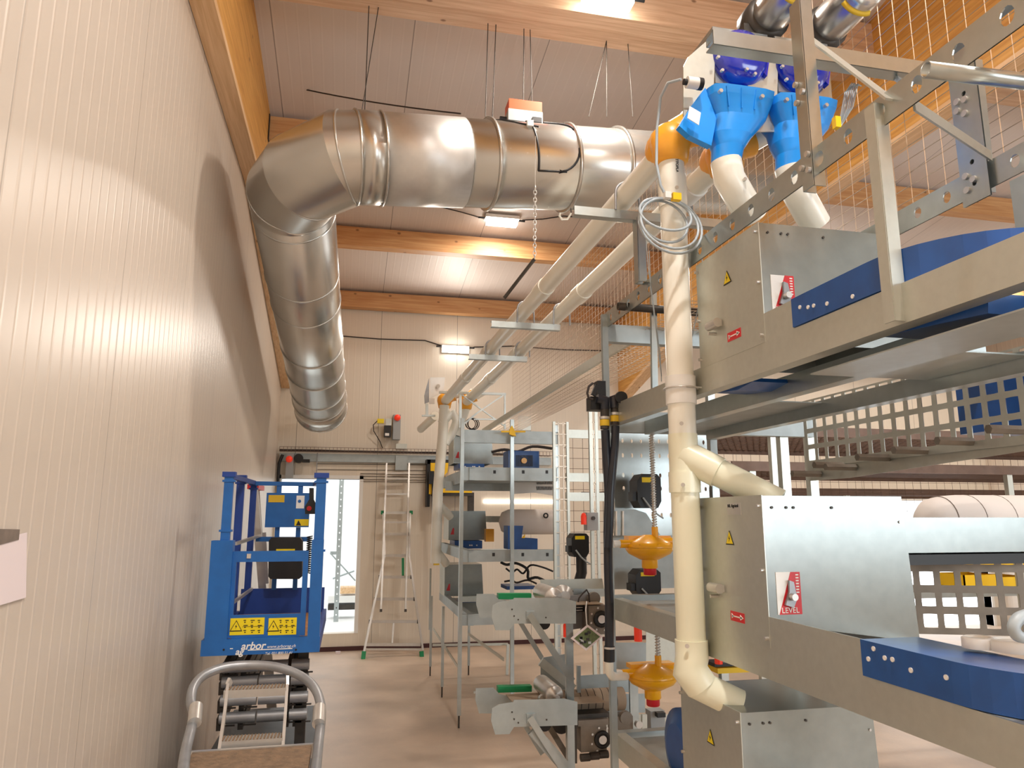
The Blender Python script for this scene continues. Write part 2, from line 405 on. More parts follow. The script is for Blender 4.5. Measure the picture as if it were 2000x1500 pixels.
for yy, lab in PURL:
    for k, (xa, xb) in enumerate(((-.85, 3.95), (4.09, RX))):
        z1 = ceil_z(yy)-.012
        t = thing('roof_purlin', ((xa+xb)/2, yy, z1), lab if k == 0 else lab.replace('timber roof purlin', 'timber roof purlin of the right-hand bay'), 'purlin')
        if yy < 5:
            mb('wood_lamplit').box(xa, xb, yy-.30, yy-.14, z1-.30, z1+.0).build('timber', t)
            mb('wood_lamplit').box(xa, xb, yy-.14, yy+.10, z1-.26, z1-.03).build('timber', t)
        else:
            mb('wood_x').box(xa, xb, yy-.06, yy+.08, z1-.25, z1-.02).build('timber', t)
        mb('black').box(xa+.001, xa+.008, yy-.1, yy+.09, z1-.27, z1-.02).build('joist_hanger', t)
for yy in (2.9, 1.0, -.9, -2.8):
    z1 = ceil_z(yy)-.012
    tag(mb('wood_x').box(-.85, RX, yy-.07, yy+.07, z1-.25, z1-.03).build('roof_purlin'), 'timber roof purlin behind the camera, above the picture', 'purlin', 'roof purlins behind the camera')

#=LAMPS
def lamp(c, label, tilt=0, power=42, wall=False, group=None):
    c = V(c); t = thing('led_lamp', tuple(c), label, 'lamp', group)
    if wall:
        mb('white_plastic').box(c.x-.2, c.x+.2, c.y+.02, c.y+.06, c.z-.06, c.z+.05).build('lamp_base', t)
        mb('led').box(c.x-.18, c.x+.18, c.y-.03, c.y+.02, c.z-.05, c.z+.03).build('diffuser', t)
    else:
        mb('white_plastic').box(c.x-.2, c.x+.2, c.y-.07, c.y+.07, c.z+.02, c.z+.06).build('lamp_base', t)
        mb('led').box(c.x-.18, c.x+.18, c.y-.055, c.y+.055, c.z-.04, c.z+.02).build('diffuser', t)
    for sx in (-1, 1): mb('black').cyl((c.x+sx*.2, c.y+.03*wall, c.z+.03), (c.x+sx*.28, c.y+.03*wall, c.z+.03), .012, 8).build('cable_gland', t)
    l = bpy.data.lights.new('lamp_light', 'AREA'); l.shape = 'RECTANGLE'; l.size = .36; l.size_y = .12; l.energy = power; l.color = (1, .9, .8) if c.y > 2 else (1, .94, .88)
    o = bpy.data.objects.new('lamp_light', l); COL.objects.link(o)
    if wall:
        o.rotation_euler = V((0, -1, -.25)).to_track_quat('-Z', 'Z').to_euler(); o.location = (c.x, c.y-.05, c.z)
    else: o.location = (c.x, c.y, c.z-.06)
    return t
P1 = aY(1187, -2, 4.36); lamp(P1, 'brightest rectangular lamp, under the near purlin at the top edge', power=65)
P2 = aY(980, 432, 7.9); P2.z = ceil_z(7.9)-.075; lamp(P2, 'glowing rectangular lamp on the ceiling, under the horizontal steel duct', power=38)
P3 = aY(890, 681, BACK-.065); lamp(P3, 'smallest glowing lamp, high on the back wall above the white pipes', wall=True, power=34)
for (lx, ly) in ((.9, .6), (1.8, -2.2), (6.0, 8), (6.0, 4.5), (6.0, 1), (9.0, 8), (9.0, 4.5), (9.0, 1)):  # unseen lamps added for fill light
    lamp((lx, ly, ceil_z(ly)-.08), 'added ceiling fill lamp out of the picture, of the same type as the lit lamps', power=150 if lx < 2 else (60 if ly > 7 else 12), group='added fill lamps outside the picture')
def cable(pts, label, r=.005, m='dark_cable', name='power_cable', cat='cable', group=None):
    return tag(mb(m).tube(pts, r, 6).build(name), label, cat, group)
cz = lambda px, py, off=.02: (lambda d: CAM+d*((4.9+.136*BACK-off-CAM_H)/(d.z+.136*d.y)))(ray(px, py))
cable([cz(650, 385), cz(760, 398), cz(860, 404), cz(900, 414), cz(945, 427)], 'thin dark cable along the ceiling, left of the middle lamp', .007)
cable([cz(1020, 430), cz(1060, 428), cz(1100, 422), cz(1180, 428), cz(1240, 430)], 'thin dark cable along the ceiling, right of the middle lamp', .007)
W = lambda px, py: aY(px, py, BACK-.012)
cable([W(664, 656), W(740, 662), W(830, 665), W(868, 677)], 'thin dark cable on the back wall, left of the smallest lamp', .008)
cable([W(925, 678), W(1000, 676), W(1100, 683), W(1220, 686), W(1300, 692)], 'thin dark cable on the back wall, right of the smallest lamp', .008)
e = []
a0, a1 = aX(531, 160, -.84), aY(900, 222, 5.1)
cable(sag(a0, a1, .03), 'thin taut dark cable from the left rafter to the duct top', .006)

#=DUCT
def ngon_ring(m, c, ax, r, w_, t_=.012, n=40):
    c = V(c); ax = V(ax).normalized(); m.lathe(c-ax*w_/2, ax, [(r, 0), (r+t_, 0), (r+t_, w_), (r, w_)], n)
R_D = .31
pa, pb = aY(580, 455, 5.75), aY(627, 797, 9.25)
dY = (pb-pa).normalized()
c0, c1 = aY(700, 309, 4.75), aY(1290, 338, 5.0)
dX = (c1-c0).normalized()
Jn = c0-dX*.06
Kn = pa-dY*((pa.y-5.22)/dY.y)
mid1 = Jn.lerp(Kn, .5)+V((-.13, -.13, 0))*1.0
duct = thing('ventilation_duct', tuple(c0-V((0, 0, R_D))), 'large shiny steel ventilation duct bending from under the roof towards the back wall', 'duct')
def duct_seg(name, m, p, q, rings=(), t=.004, r=R_D):
    b = mb(m).pipe(p, q, r, t, 48)
    d = (V(q)-V(p)).normalized(); L_ = (V(q)-V(p)).length
    for k in rings: ngon_ring(b, V(p)+d*k, d, r, .012, .008)
    return b.build(name, duct)
# elbow as mitred segments
el = MB().mat('stainless_dark'); q1 = Jn-dX*.10; q2 = Kn+dY*.02
ek = [c0+dX*.02, c0-dX*.07, aY(596, 345, 4.95), Kn+dY*.06, Kn+dY*.16]
el.tube(ek, R_D+.004, 48, caps=False, split=True); el.build('elbow', duct)
for i_ in (1, 2, 3):
    t_ = ((ek[i_+1]-ek[i_]).normalized()+(ek[i_]-ek[i_-1]).normalized()).normalized()
    b = mb('stainless'); ngon_ring(b, ek[i_], t_, R_D+.004, .012, .006); b.build('elbow_seam', duct)
duct_seg('collar', 'stainless_dark', c0-dX*.02, c0+dX*.16, (.0, .17), r=R_D+.006)
s1 = (aY(900, 310, 4.84)-c0).length
duct_seg('zinc_section', 'zinc_sleeve', c0+dX*.16, c0+dX*s1, (), r=R_D+.004)
L2 = (c1-c0).length
dk = mb('stainless').pipe(c0+dX*s1, c1+dX*.9, R_D, .004, 48)
dk.build('damper_section', duct)
for k, wd in ((s1+.19, .02), (s1+.80, .02), (s1+1.22, .02)):
    b = mb('stainless_dark'); ngon_ring(b, c0+dX*k, dX, R_D, wd, .022); b.build('flange', duct)
Lr = (pb-Kn).length
duct_seg('long_run', 'stainless', Kn+dY*.10, pb, (.15, 1.0, 1.45, 2.3, 2.85, 3.4))
duct_seg('end_cap_section', 'stainless_dark', pb-dY*.35, pb+dY*.02, (0.0, .36), r=R_D+.004)
# black hatch seal on the damper section, following the curved skin
def skin(s, th, off=.004):
    a = V((0, -1, 0)); a = (a-dX*a.dot(dX)).normalized(); u = dX.cross(a); u = u if u.z > 0 else -u
    return c0+dX*s+(a*math.cos(th)+u*math.sin(th))*(R_D+off)
hs = s1+.47
path = [skin(hs, t) for t in [1.05-.1*i for i in range(17)]]
path += [skin(hs+.28*math.sin(a)*1.1, -.55-.15*0+0*a) for a in [i*math.pi/2/6 for i in range(0, 4)]]
path += [skin(hs+.16+.16*math.sin(a), -.55+.55*(1-math.cos(a))) for a in [i*math.pi/2/8 for i in range(0, 9)]]
mb('black').tube(path, .008, 6).build('hatch_seal', duct)
mb('black').tube([skin(hs+.16+.16*math.sin(a), 1.0-.42*(1-math.cos(a))) for a in [i*math.pi/2/8 for i in range(-1, 9)]], .008, 6).build('hatch_seal', duct)
mb('black').tube([skin(s1+.2, 1.3), skin(s1+.28, .95), skin(s1+.4, .72), skin(s1+.52, .62)], .006, 6).build('sensor_cable', duct)
mb('white_plastic').box(*sum(([v-.022, v+.022] for v in skin(hs-.02, .62, .015)), [])).build('sensor', duct)
ac = skin(s1+.5, 1.45, .05)
act = thing('damper_actuator', tuple(ac-V((0, 0, .05))), 'small orange and grey actuator box on top of the steel duct', 'actuator')
mb('grey_box').box(ac.x-.13, ac.x+.13, ac.y-.07, ac.y+.07, ac.z-.06, ac.z+.03).build('housing', act)
mb('orange_plastic').cur
b = mb('lamp_red'); MATS.setdefault('orange_red', mat('orange_red', rgb(222, 88, 48), .4)); b = mb('orange_red')
b.box(ac.x-.125, ac.x+.125, ac.y-.07, ac.y+.07, ac.z+.03, ac.z+.11).build('orange_cover', act)
mb('black').cyl((ac.x-.13, ac.y, ac.z-.02), (ac.x-.18, ac.y, ac.z-.02), .018, 10).build('cable_gland', act)
mb('black').box(ac.x+.05, ac.x+.12, ac.y-.08, ac.y-.07, ac.z-.06, ac.z-.02).build('connector', act)
# suspension wires and the lifting chain
def wire_to_ceiling(px, py, Yd, dx, label, r=.0035, m='dark_metal'):
    p = aY(px, py, Yd); q = V((p.x+dx, p.y, ceil_z(p.y)-.005)); cable([p, q], label, r, m, 'suspension_wire', 'wire')
for px, dx, nm in ((705, .12, 'left end of the zinc section'), (712, .0, 'left collar'), (948, .02, 'middle of the duct, left wire'), (962, .03, 'dark flange by the actuator'), (1022, .01, 'orange actuator, left wire'), (1040, -.02, 'orange actuator, right wire'), (1150, .22, 'right flange, slanting wire'), (1185, .02, 'two right flanges'), (1236, -.03, 'rightmost visible flange')):
    wire_to_ceiling(px, 228, 4.8, dx, 'thin steel wire holding the duct at the '+nm)
def chain(p, q, label, link=.035, r=.003):
    p, q = V(p), V(q); n = int((q-p).length/link/.75); t = thing('chain', tuple(q), label, 'chain'); b = mb('alu')
    d = (q-p).normalized(); s = d.cross(V((0, 1, 0))).normalized(); o = s.cross(d)
    for i in range(n):
        c = p+(q-p)*((i+.5)/n); a = s if i % 2 else o
        b.tube([c+d*(math.cos(k*math.pi/4)*link/2)+a*(math.sin(k*math.pi/4)*link/3.2) for k in range(8)], r, 5, closed=True)
    b.build('links', t); return t
ch1 = aY(1046, 266, 4.38); ch2 = aY(1044, 506, 4.38)
ch = chain(ch1.lerp(ch2, .42), ch2, 'pale chain hanging in front of the duct, with a bar at its lower end')
cb = mb('alu').cyl(ch1, ch1.lerp(ch2, .42), .0025, 5); cb.build('cord', ch)
mb('dark_metal').beam(ch2, aY(985, 582, 4.55), .012, .02).build('pull_bar', ch)
for i, (px, py) in enumerate(((1103, 423), (1210, 428))):
    p = aY(px, py, 4.9); t = thing('hook', tuple(p), ('small pale hook under the duct, left of the support bar', 'small pale hook under the duct, right beside the bracket post')[i], 'hook')
    mb('pvc').tube([p+V((.05, 0, .03)), p+V((.02, 0, -.02)), p+V((-.02, 0, -.025)), p+V((-.04, 0, .0)), p+V((-.035, 0, .025))], .008, 6).build('hook_bend', t)
    mb('dark_cable').cyl(p+V((.05, 0, .03)), V((p.x+.05, p.y, c1.z-R_D+.05)), .004, 5).build('cord', t)

#=WHITE FEED PIPES
PR = .052
N1, F1 = V((1.235, 2.56, 3.25)), V((1.01, 8.06, 3.02))
N2, F2 = V((1.505, 2.60, 3.25)), V((1.25, 8.06, 3.02))
def sleeve(m, p, q, r, mt=None):
    if mt: m.mat(mt)
    m.cyl(p, q, r, 24)
def long_pipe(N, F, label):
    d = (F-N).normalized(); t = thing('feed_pipe', tuple(N), label, 'pipe', None)
    mb('pvc').tube([N+d*.02, F], PR, 24).build('pipe', t)
    for k in (.32, .78, .60): 
        p = N+(F-N)*k; mb('pvc').cyl(p-d*.07, p+d*.07, PR+.006, 24).build('coupling', t)
    return t
lp1 = long_pipe(N1, F1, 'left one of the two long white pipes running away under the roof')
lp2 = long_pipe(N2, F2, 'right one of the two long white pipes running away under the roof')
p = N2+(F2-N2)*.045; mb('white_plastic').cyl(p, p+(F2-N2)*.02, PR+.008, 24).build('sleeve', lp2)
def tee(p, label, far=False):
    t = thing('pipe_tee', tuple(p-V((0, 0, .1))), label, 'pipe fitting'); p = V(p)
    b = mb('orange_plastic').lathe(p-Z*.085, Z, [(.055, 0), (.068, .01), (.075, .05), (.085, .09), (.08, .13), (.055, .16)], 28)
    b.build('body', t)
    mb('orange_plastic').lathe(p+V((0, -.02, .02)), Y, [(.07, 0), (.076, .01), (.074, .10), (.066, .13)], 28).build('pipe_socket', t)
    mb('orange_plastic').lathe(p+V((.02, 0, .04)), V((1, -.25, .55)), [(.068, 0), (.072, .06), (.078, .075), (.078, .09)], 28).build('inlet_flange', t)
    mb('pvc').lathe(p+V((.02, 0, .04))+V((1, -.25, .55)).normalized()*.085, V((1, -.25, .55)), [(.062, 0), (.062, .03), (.058, .12)], 24).build('inlet_pipe', t)
    return t
tee(N1, 'yellow-orange pipe fitting on top of the nearest white vertical pipe')
tee(N2, 'yellow-orange pipe fitting half hidden behind the light blue hoppers')
tee(F1, 'left yellow-orange pipe fitting at the far end of the long pipes')
tee(F2, 'right yellow-orange pipe fitting at the far end of the long pipes')
# nearest vertical down pipe with its branches
dp = thing('down_pipe', (N1.x, N1.y, .95), 'nearest white vertical pipe with a branch into the grey box', 'pipe')
zz = lambda y: aY(1330, y, 2.56).z
upp = mb('pvc').cyl((N1.x, N1.y, zz(860)), (N1.x, N1.y, N1.z-.06), PR, 28).build('upper_pipe', dp)
mb('pvc').cyl((N1.x, N1.y, zz(408)), (N1.x, N1.y, zz(350)), PR+.005, 28).build('coupling', dp)
mb('white_plastic').cyl((N1.x, N1.y, zz(790)), (N1.x, N1.y, zz(736)), PR+.006, 28).build('clamp_sleeve', dp)
yb = mb('pvc_cream'); zb_ = zz(925)
yb.cyl((N1.x, N1.y, zb_), (N1.x, N1.y, zz(848)), PR+.003, 28)
br0 = V((N1.x, N1.y, zz(888))); brE = V((1.50, 2.36, 1.795))
bd = (brE-br0).normalized()
yb.cyl(br0, br0+bd*.145, PR+.006, 28); yb.build('branch_fitting', dp)
mb('pvc_cream').cyl(br0+bd*.14, brE, PR, 28).build('branch_pipe', dp)
mb('pvc_cream').cyl((N1.x, N1.y, zz(962)), (N1.x, N1.y, zz(922)), PR+.007, 28).build('coupling', dp)
mb('pvc_cream').cyl((N1.x, N1.y, zz(1250)), (N1.x, N1.y, zz(950)), PR+.001, 28).build('lower_pipe', dp)
e0 = V((N1.x, N1.y, zz(1250))); e1 = V((N1.x, N1.y, zz(1285))); e2 = aY(1348, 1310, 2.54); e3 = aY(1370, 1340, 2.53); e4 = V((1.375, 2.49, 1.095))
mb('pvc_cream').tube([e0, e1, e2, e3], PR+.007, 28).build('elbow', dp)
mb('pvc_cream').cyl(e3-(e4-e3).normalized()*.03, e4, PR, 28).build('bottom_pipe', dp)
sc_ = mb('alu')
for (px, py) in ((1322, 366),):
    sc_.cyl(aY(px, py, 2.506), aY(px, py, 2.50), .008, 8)
sc_.build('screw', upp)
for (px, py) in ((1331, 827), (1334, 947), (1342, 1262), (1369, 1337)):
    mb('alu').cyl(aY(px, py, 2.505), aY(px, py, 2.495), .008, 8).build('screw', dp)
text('VITTOPLAST', upp, 'lettering', V((N1.x-.006, N1.y-PR-.002, zz(318))), -Z, X, .016, 'text_black')
# tie rod bracket round the down pipe
b = mb('alu'); zc = zz(760)
b.tube(arc((N1.x, N1.y, zc), X, Y, PR+.012, math.pi*.5, math.pi*1.9, 14), .0035, 6)
b.tube([(N1.x-.01, N1.y-PR-.012, zc), (N1.x+.13, N1.y-PR+.02, zc)], .0035, 6)
tag(b.build('pipe_clamp'), 'thin steel wire clamp round the nearest white vertical pipe', 'clamp')
# coiled grey cable hanging on the down pipe
cc = mb('grey_cable'); C0 = aY(1322, 388, 2.42)
def loop(cx, cz, rx, rz, r, y=2.44, t0=0, t1=2*math.pi, ph=0):
    return [V((cx+rx*math.cos(t), y+.03*math.sin(t*1.0+ph), cz+rz*math.sin(t))) for t in [t0+(t1-t0)*i/32 for i in range(33)]]
def lc(px, py, rx, rz, y, ph=0):
    c = aY(px, py, y); k = 2.75/1420
    return loop(c.x, c.z, rx*k, rz*k, 0, y, ph=ph)
coil = thing('coiled_cable', tuple(aY(1310, 505, 2.44)), 'coil of grey cable tied round the nearest white vertical pipe', 'cable')
for a in ((1310, 440, 66, 64, 2.44), (1300, 418, 54, 40, 2.43), (1296, 432, 50, 50, 2.45), (1308, 436, 60, 58, 2.42)):
    mb('grey_cable').tube(lc(*a), .0052, 8).build('cable_loop', coil)
mb('grey_cable').tube([aY(*q) for q in ((1330, 155, 2.3), (1305, 162, 2.35), (1290, 190, 2.42), (1283, 250, 2.44), (1282, 320, 2.44), (1290, 362, 2.44), (1302, 385, 2.44))], .0055, 8).build('cable_lead', coil)
mb('yellow').box(*[v for q in [aY(1318, 385, 2.41)] for v in (q.x-.012, q.x+.022, q.y-.012, q.y+.01, q.z-.014, q.z+.014)]).build('yellow_tag', coil)
mb('white_plastic').box(*[v for q in [aY(1303, 382, 2.41)] for v in (q.x-.012, q.x+.012, q.y-.012, q.y+.01, q.z-.012, q.z+.012)]).build('cable_tie', coil)
# support bars under the long pipes
def strut_bar(px0, px1, py, Z0, label, posts=()):
    a, b_ = aZ(px0, py, Z0), aZ(px1, py, Z0); b_.y = a.y
    t = thing('pipe_support_bar', tuple(a.lerp(b_, .5)), label, 'support bar')
    mb('galv').chan(a, b_, .042, .04, (0, 1, 0), .003).build('channel', t)
    for N, F in ((N1, F1), (N2, F2)):
        k = (a.y-N.y)/(F.y-N.y)
        if -.05 < k < 1:
            p = N.lerp(F, k); d = (F-N).normalized(); s = d.cross(Z).normalized(); u = s.cross(d)
            mb('tube_grey').tube([V((p.x, p.y, Z0+.02))+s*(-PR-.008)]+[p+s*(math.cos(q)*(PR+.007))+u*(math.sin(q)*(PR+.007)) for q in [math.pi+(-math.pi)*i/12 for i in range(13)]]+[V((p.x, p.y, Z0+.02))+s*(PR+.008)], .006, 6).build('pipe_clip', t)
    return a, b_, t
a, b_, t = strut_bar(1122, 1445, 410, 3.13, 'nearest galvanized support bar under the two long white pipes')
q = V((1.30, a.y+.02, 2.81)); mb('galv').chan((1.26, a.y+.02, 2.81), (1.26, a.y+.02, 3.12), .05, .04, (1, 0, 0), .004, up=(0, 1, 0)).build('post', t)
strut_bar(960, 1103, 632, 3.045, 'galvanized support bar under the long pipes, second from the camera')
strut_bar(916, 1036, 696, 3.03, 'galvanized support bar under the long pipes, third from the camera')

for i, pts in enumerate((((1268, 490), (1271, 560), (1292, 735)), ((1371, 480), (1372, 560), (1345, 690), (1342, 740)), ((1262, 470), (1266, 520), (1289, 690), (1292, 745)))):
    cable([aY(x, y, 2.75) for x, y in pts], ('thin pale cord just left of the nearest white pipe', 'thin pale cord just right of the nearest white pipe', 'second thin pale cord left of the nearest white pipe')[i], .0022, 'grey_cable', 'cord', 'cord')
tag(mb('galv').chan(aY(1277, 560, 3.3), aY(1280, 790, 3.3), .03, .02, (0, 1, 0), .003, up=(1, 0, 0)).build('flat_bar'), 'slim galvanized bar just left of the nearest white pipe, above the amber cap', 'bar')

#=DRIVE UNITS
def drive_unit(dx, label, motor_label):
    o = V((dx, 0, 0)); A = lambda px, py, Yv: aY(px, py, Yv)+o
    base = A(1430, 315, 2.35)
    t = thing('feed_drive', tuple(base), label, 'feed hopper')
    # galvanized housing behind the dark blue cover
    p0, p1 = A(1392, 60, 2.36), A(1506, 172, 2.36)
    mb('galv').box(p0.x, p1.x, 2.36, 2.62, p1.z-.01, p0.z+.02).build('housing', t)
    q = [A(1400, 62, 2.34), A(1345, 110, 2.34), A(1336, 128, 2.34), A(1336, 240, 2.34), A(1392, 240, 2.34)]
    mb('galv_warm').prism([V((v.x, 2.345, v.z)) for v in q], (0, .006, 0)).build('side_plate', t)
    # dark blue translucent cover: shallow dome with a pointed ear
    c = A(1447, 112, 2.34); r = .118
    mb('blue_clear').lathe(V((c.x, 2.362, c.z)), (0, -1, 0), [(r, 0), (r, .02), (r*.86, .05), (r*.5, .07), (.001, .075)], 36).build('cover_dome', t)
    ear = [A(1505, 92, 2.33), A(1497, 150, 2.33), A(1470, 120, 2.33), A(1440, 80, 2.33)]
    mb('blue_clear').prism([V((v.x, 2.325, v.z)) for v in ear], (0, .03, 0)).build('cover_ear', t)
    for (sx, sy) in ((1413, 99), (1460, 134), (1404, 110), (1412, 136), (1476, 143)):
        s = A(sx, sy, 2.29); mb('alu').cyl(s, s+V((0, .012, 0)), .0065, 8).build('screw', t)
    # light blue hopper: wide mouth lofted down to a round outlet
    def ring(c, hx, hy, n=24, pw=5):
        out = []
        for k in range(n):
            th = 2*math.pi*k/n; cs, sn = math.cos(th), math.sin(th); den = (abs(cs)**pw+abs(sn)**pw)**(1/pw)
            out.append(V((c[0]+hx*cs/den, c[1]+hy*sn/den, c[2])))
        return out
    m0, m1 = A(1383, 168, 2.30), A(1510, 180, 2.30); zt = m0.z-.005; mx = (m0.x+m1.x)/2; hw = (m1.x-m0.x)/2
    ob = A(1423, 315, 2.33); zb2 = ob.z
    hp = mb('blue_plastic')
    rings = [ring((mx, 2.37, zt), hw, .11, pw=7), ring((mx, 2.37, zt-.03), hw*.99, .105, pw=6), ring((mx-.0, 2.365, zt-.10), hw*.82, .085, pw=3.5), ring((mx+.0, 2.355, zt-.17), .085, .07, pw=2.6), ring((ob.x+.01, 2.35, zt-.22), .062, .06, pw=2), ring((ob.x, 2.35, zb2), .056, .056, pw=2)]
    rings[3] = [v+V(((ob.x-mx)*.6, 0, 0)) for v in rings[3]]
    for i in range(5): hp.loft(rings[i], rings[i+1], True, caps=(i in (0, 4)))
    for k in (-.6, -.15, .3):
        hp.beam((mx+hw*k, 2.262, zt-.01), (mx+hw*k*.85, 2.275, zt-.085), .004, .008, (0, 1, 0))
    hp.build('hopper', t)
    if dx == 0: wing = [A(1380, 168, 2.3), A(1352, 205, 2.3), A(1329, 243, 2.3), A(1350, 262, 2.3), A(1392, 282, 2.3), A(1402, 230, 2.3)]
    if dx == 0: mb('blue_plastic').prism([V((v.x, 2.31, v.z)) for v in wing], (0, .03, 0)).build('hopper_wing', t)
    for (sx, sy) in ((1409, 176), (1490, 187)):
        s = A(sx, sy, 2.245); mb('alu').cyl(s, s+V((0, .015, 0)), .008, 8).build('screw', t)
    # sensor body with lead
    s = A(1352, 162, 2.28)
    if dx: s = s+V((0, .2, 0))
    mb('white_plastic').cyl(s-V((.022, 0, 0)), s+V((.022, 0, 0)), .022, 16).build('sensor', t)
    mb('black').cyl(s-V((.035, 0, 0)), s-V((.022, 0, 0)), .012, 10).build('sensor_gland', t)
    mb('black').cyl(s+V((.022, 0, 0)), s+V((.04, 0, 0)), .023, 12).build('sensor_nut', t)
    # white elbow under the hopper
    w0 = V((ob.x, 2.35, zb2+.01)); w1 = V((ob.x+.01, 2.35, zb2-.06)); w2 = V((ob.x+.065, 2.37, zb2-.125)); w3 = V((ob.x+.13, 2.40, zb2-.19))
    mb('pvc').tube([w0, w1, w2, w3], .058, 28).build('outlet_elbow', t)
    s = A(1456, 349, 2.29); mb('alu').cyl(s, s+V((0, .012, 0)), .007, 8).build('screw', t)
    # gear motor on top
    g = A(1540, -14, 2.25); mt = thing('gear_motor', tuple(g-V((0, 0, .12))), motor_label, 'motor')
    mb('dark_metal').lathe((g.x, 2.38, g.z), (0, 1, 0), [(.07, 0), (.095, .01), (.095, .10), (.07, .12)], 20).box(g.x-.11, g.x+.03, 2.40, 2.47, g.z-.08, g.z-.04).build('gearbox', mt)
    mb('stainless').lathe((g.x, 2.13, g.z), (0, 1, 0), [(.05, 0), (.078, .01), (.082, .04), (.082, .24), (.07, .26)], 28).build('motor_body', mt)
    mb('tape').tube(arc((g.x, 2.2, g.z), (0, 0, -1), (-1, 0, 0), .084, -.5, 1.0, 10), .012, 4).build('tape', mt)
    return t
drive_unit(0, 'left light blue feed hopper under a dark blue cover, white label on its side', 'left steel gear motor with yellow tape at the top edge')
drive_unit(.275, 'right light blue feed hopper, partly behind the galvanized post', 'right steel gear motor with yellow tape at the top edge')
q = aY(1356, 228, 2.25); lb = mb('white_plastic').prism([aY(1347, 207, 2.27), aY(1369, 220, 2.27), aY(1365, 244, 2.27), aY(1343, 230, 2.27)], (0, .003, 0)).build('label_plate', [o for o in bpy.data.objects if o.name == 'feed_drive'][0])
cb = mb('grey_cable')
b = thing('wire_bundle', tuple(aY(1640, 245, 2.0)), 'bundle of thin grey wires with a yellow tie behind the hanging angle bar', 'wire')
for k in range(7):
    mb('grey_cable').tube([aY(1638+k*.8, 246, 2.0), aY(1644+k*3.6, 215-k, 2.0+.01*(k%3)), aY(1650+k*4.2, 182-k*3, 2.02), aY(1664+k*3, 162+k, 2.04)], .0022, 5).build('wire', b)
mb('yellow').box(*[v for q in [aY(1634, 240, 1.98)] for v in (q.x-.01, q.x+.01, q.y-.01, q.y+.01, q.z-.02, q.z+.02)]).build('tie', b)

#=NEAR CAGE ROW
RXF = 1.30
TB = (2.21, 2.31); MBT = (1.25, 1.35); BB = (.62, .72)
YE = 3.55
fr = thing('cage_row_frame', (1.6, 2.0, 0), 'galvanized frame of the near cage row, rails coming towards the camera on the right', 'frame')
def rail(name, x, z0, z1, y0=-.85, y1=YE, m='galv_warm', side=(1, 0, 0), fl=.05):
    return mb(m).chan((x, y0, (z0+z1)/2), (x, y1, (z0+z1)/2), z1-z0, fl, side, .004).build(name, fr)
rail('side_rail', RXF, *TB); rail('side_rail', RXF, *MBT); rail('side_rail', RXF, *BB)
b = mb('galv')
us = [.08+i*.125 for i in range(35)]
b.perf((RXF, YE, 2.73), (0, -1, 0), Z, 4.4, .085, us, [.043], .018, .022, .004)
b.box(RXF, RXF+.04, -.85, YE, 2.811, 2.815); b.build('punched_rail', fr)
b = mb('galv').perf((1.85, YE, 2.72), (0, -1, 0), Z, 4.4, .085, us, [.043], .016, .02, .004); b.box(1.85, 1.89, -.85, YE, 2.801, 2.805); b.build('punched_rail', fr)
for x, z0, z1 in ((1.50, 2.17, 2.24), (1.85, 2.15, 2.21), (1.85, 1.25, 1.33), (1.85, .62, .7)): rail('inner_rail', x, z0, z1, m='galv')
for z in (2.20, 1.335, .70): mb('galv_dull').box(1.52 if z > 2 else 1.32, 1.84, 2.55, YE-.02, z-.004, z).build('tray', fr)
for y0, y1 in ((1.0, 1.45), (1.62, 2.0)): mb('galv').box(1.52, 1.84, y0, y1, 2.19, 2.194).build('tray', fr)
mb('galv').box(1.34, 1.5, 1.0, 1.9, 2.168, 2.172).build('tray', fr)
# cross beams on the end plane
def cross(z0, z1, x0=RXF, x1=2.5, y=YE, m='galv_dull', nm='cross_beam'):
    return mb(m).chan((x0, y, (z0+z1)/2), (x1, y, (z0+z1)/2), z1-z0, .05, (0, 1, 0), .004).build(nm, fr)
cross(2.18, 2.29, x0=1.28); cross(2.66, 2.755, x1=1.9, x0=1.31); cross(1.27, 1.36, x1=1.95); cross(.62, .72, x1=1.95)
def post(x, y, z0, z1, w_=.04, m='galv', nm='post'): return mb(m).chan((x, y, z0), (x, y, z1), w_, w_*.8, (0, 1, 0), .003, up=(1, 0, 0)).build(nm, fr)
post(1.283, YE-.03, .0, 2.80, .032, 'galv_dull')
post(1.90, YE+.02, .0, 2.8); post(2.33, YE+.03, 0, 2.27, .05, 'galv_warm'); post(2.50, YE+.03, 0, 2.27, .05, 'galv_warm')
post(1.72, YE-.04, 1.8, 2.29, .03)
for z in (2.21, 2.27): mb('alu').cyl((1.72, YE-.05, z), (1.72, YE-.065, z), .01, 8).build('bolt', fr)
# uprights, hanging angle and upper gantry over the top rails
mb('galv').chan((1.275, 1.75, 2.69), (1.275, 1.75, 3.30), .05, .04, (1, 0, 0), .004, up=(0, 1, 0)).build('upright', fr)
for k, z in enumerate((2.74, 2.76, 2.79, 2.97, 2.99, 3.03)): mb('alu').cyl((1.272, 1.735+.03*(k % 2), z), (1.262, 1.735+.03*(k % 2), z), .009, 8).build('bolt', fr)
mb('galv_warm').angle((1.272, 1.46, 2.215), (1.272, 1.46, 2.79), .035, (0, 1, 0), (1, 0, 0), .004).build('hanging_angle', fr)
g0, g1 = aY(1393, 72, 1.92), aY(1850, 108, 1.92); g1.z = g0.z
mb('galv').chan(g0, g1, .05, .05, (0, 1, 0), .004).build('gantry_bar', fr)
mb('galv').chan(g0+V((.03, .10, .055)), g1+V((0, .10, .055)), .04, .045, (0, -1, 0), .004).build('gantry_bar', fr)
mb('galv_warm').beam(aY(1570, 66, 1.86), aX(1740, 195, 1.29), .006, .03, (1, 0, 0)).build('brace', fr)
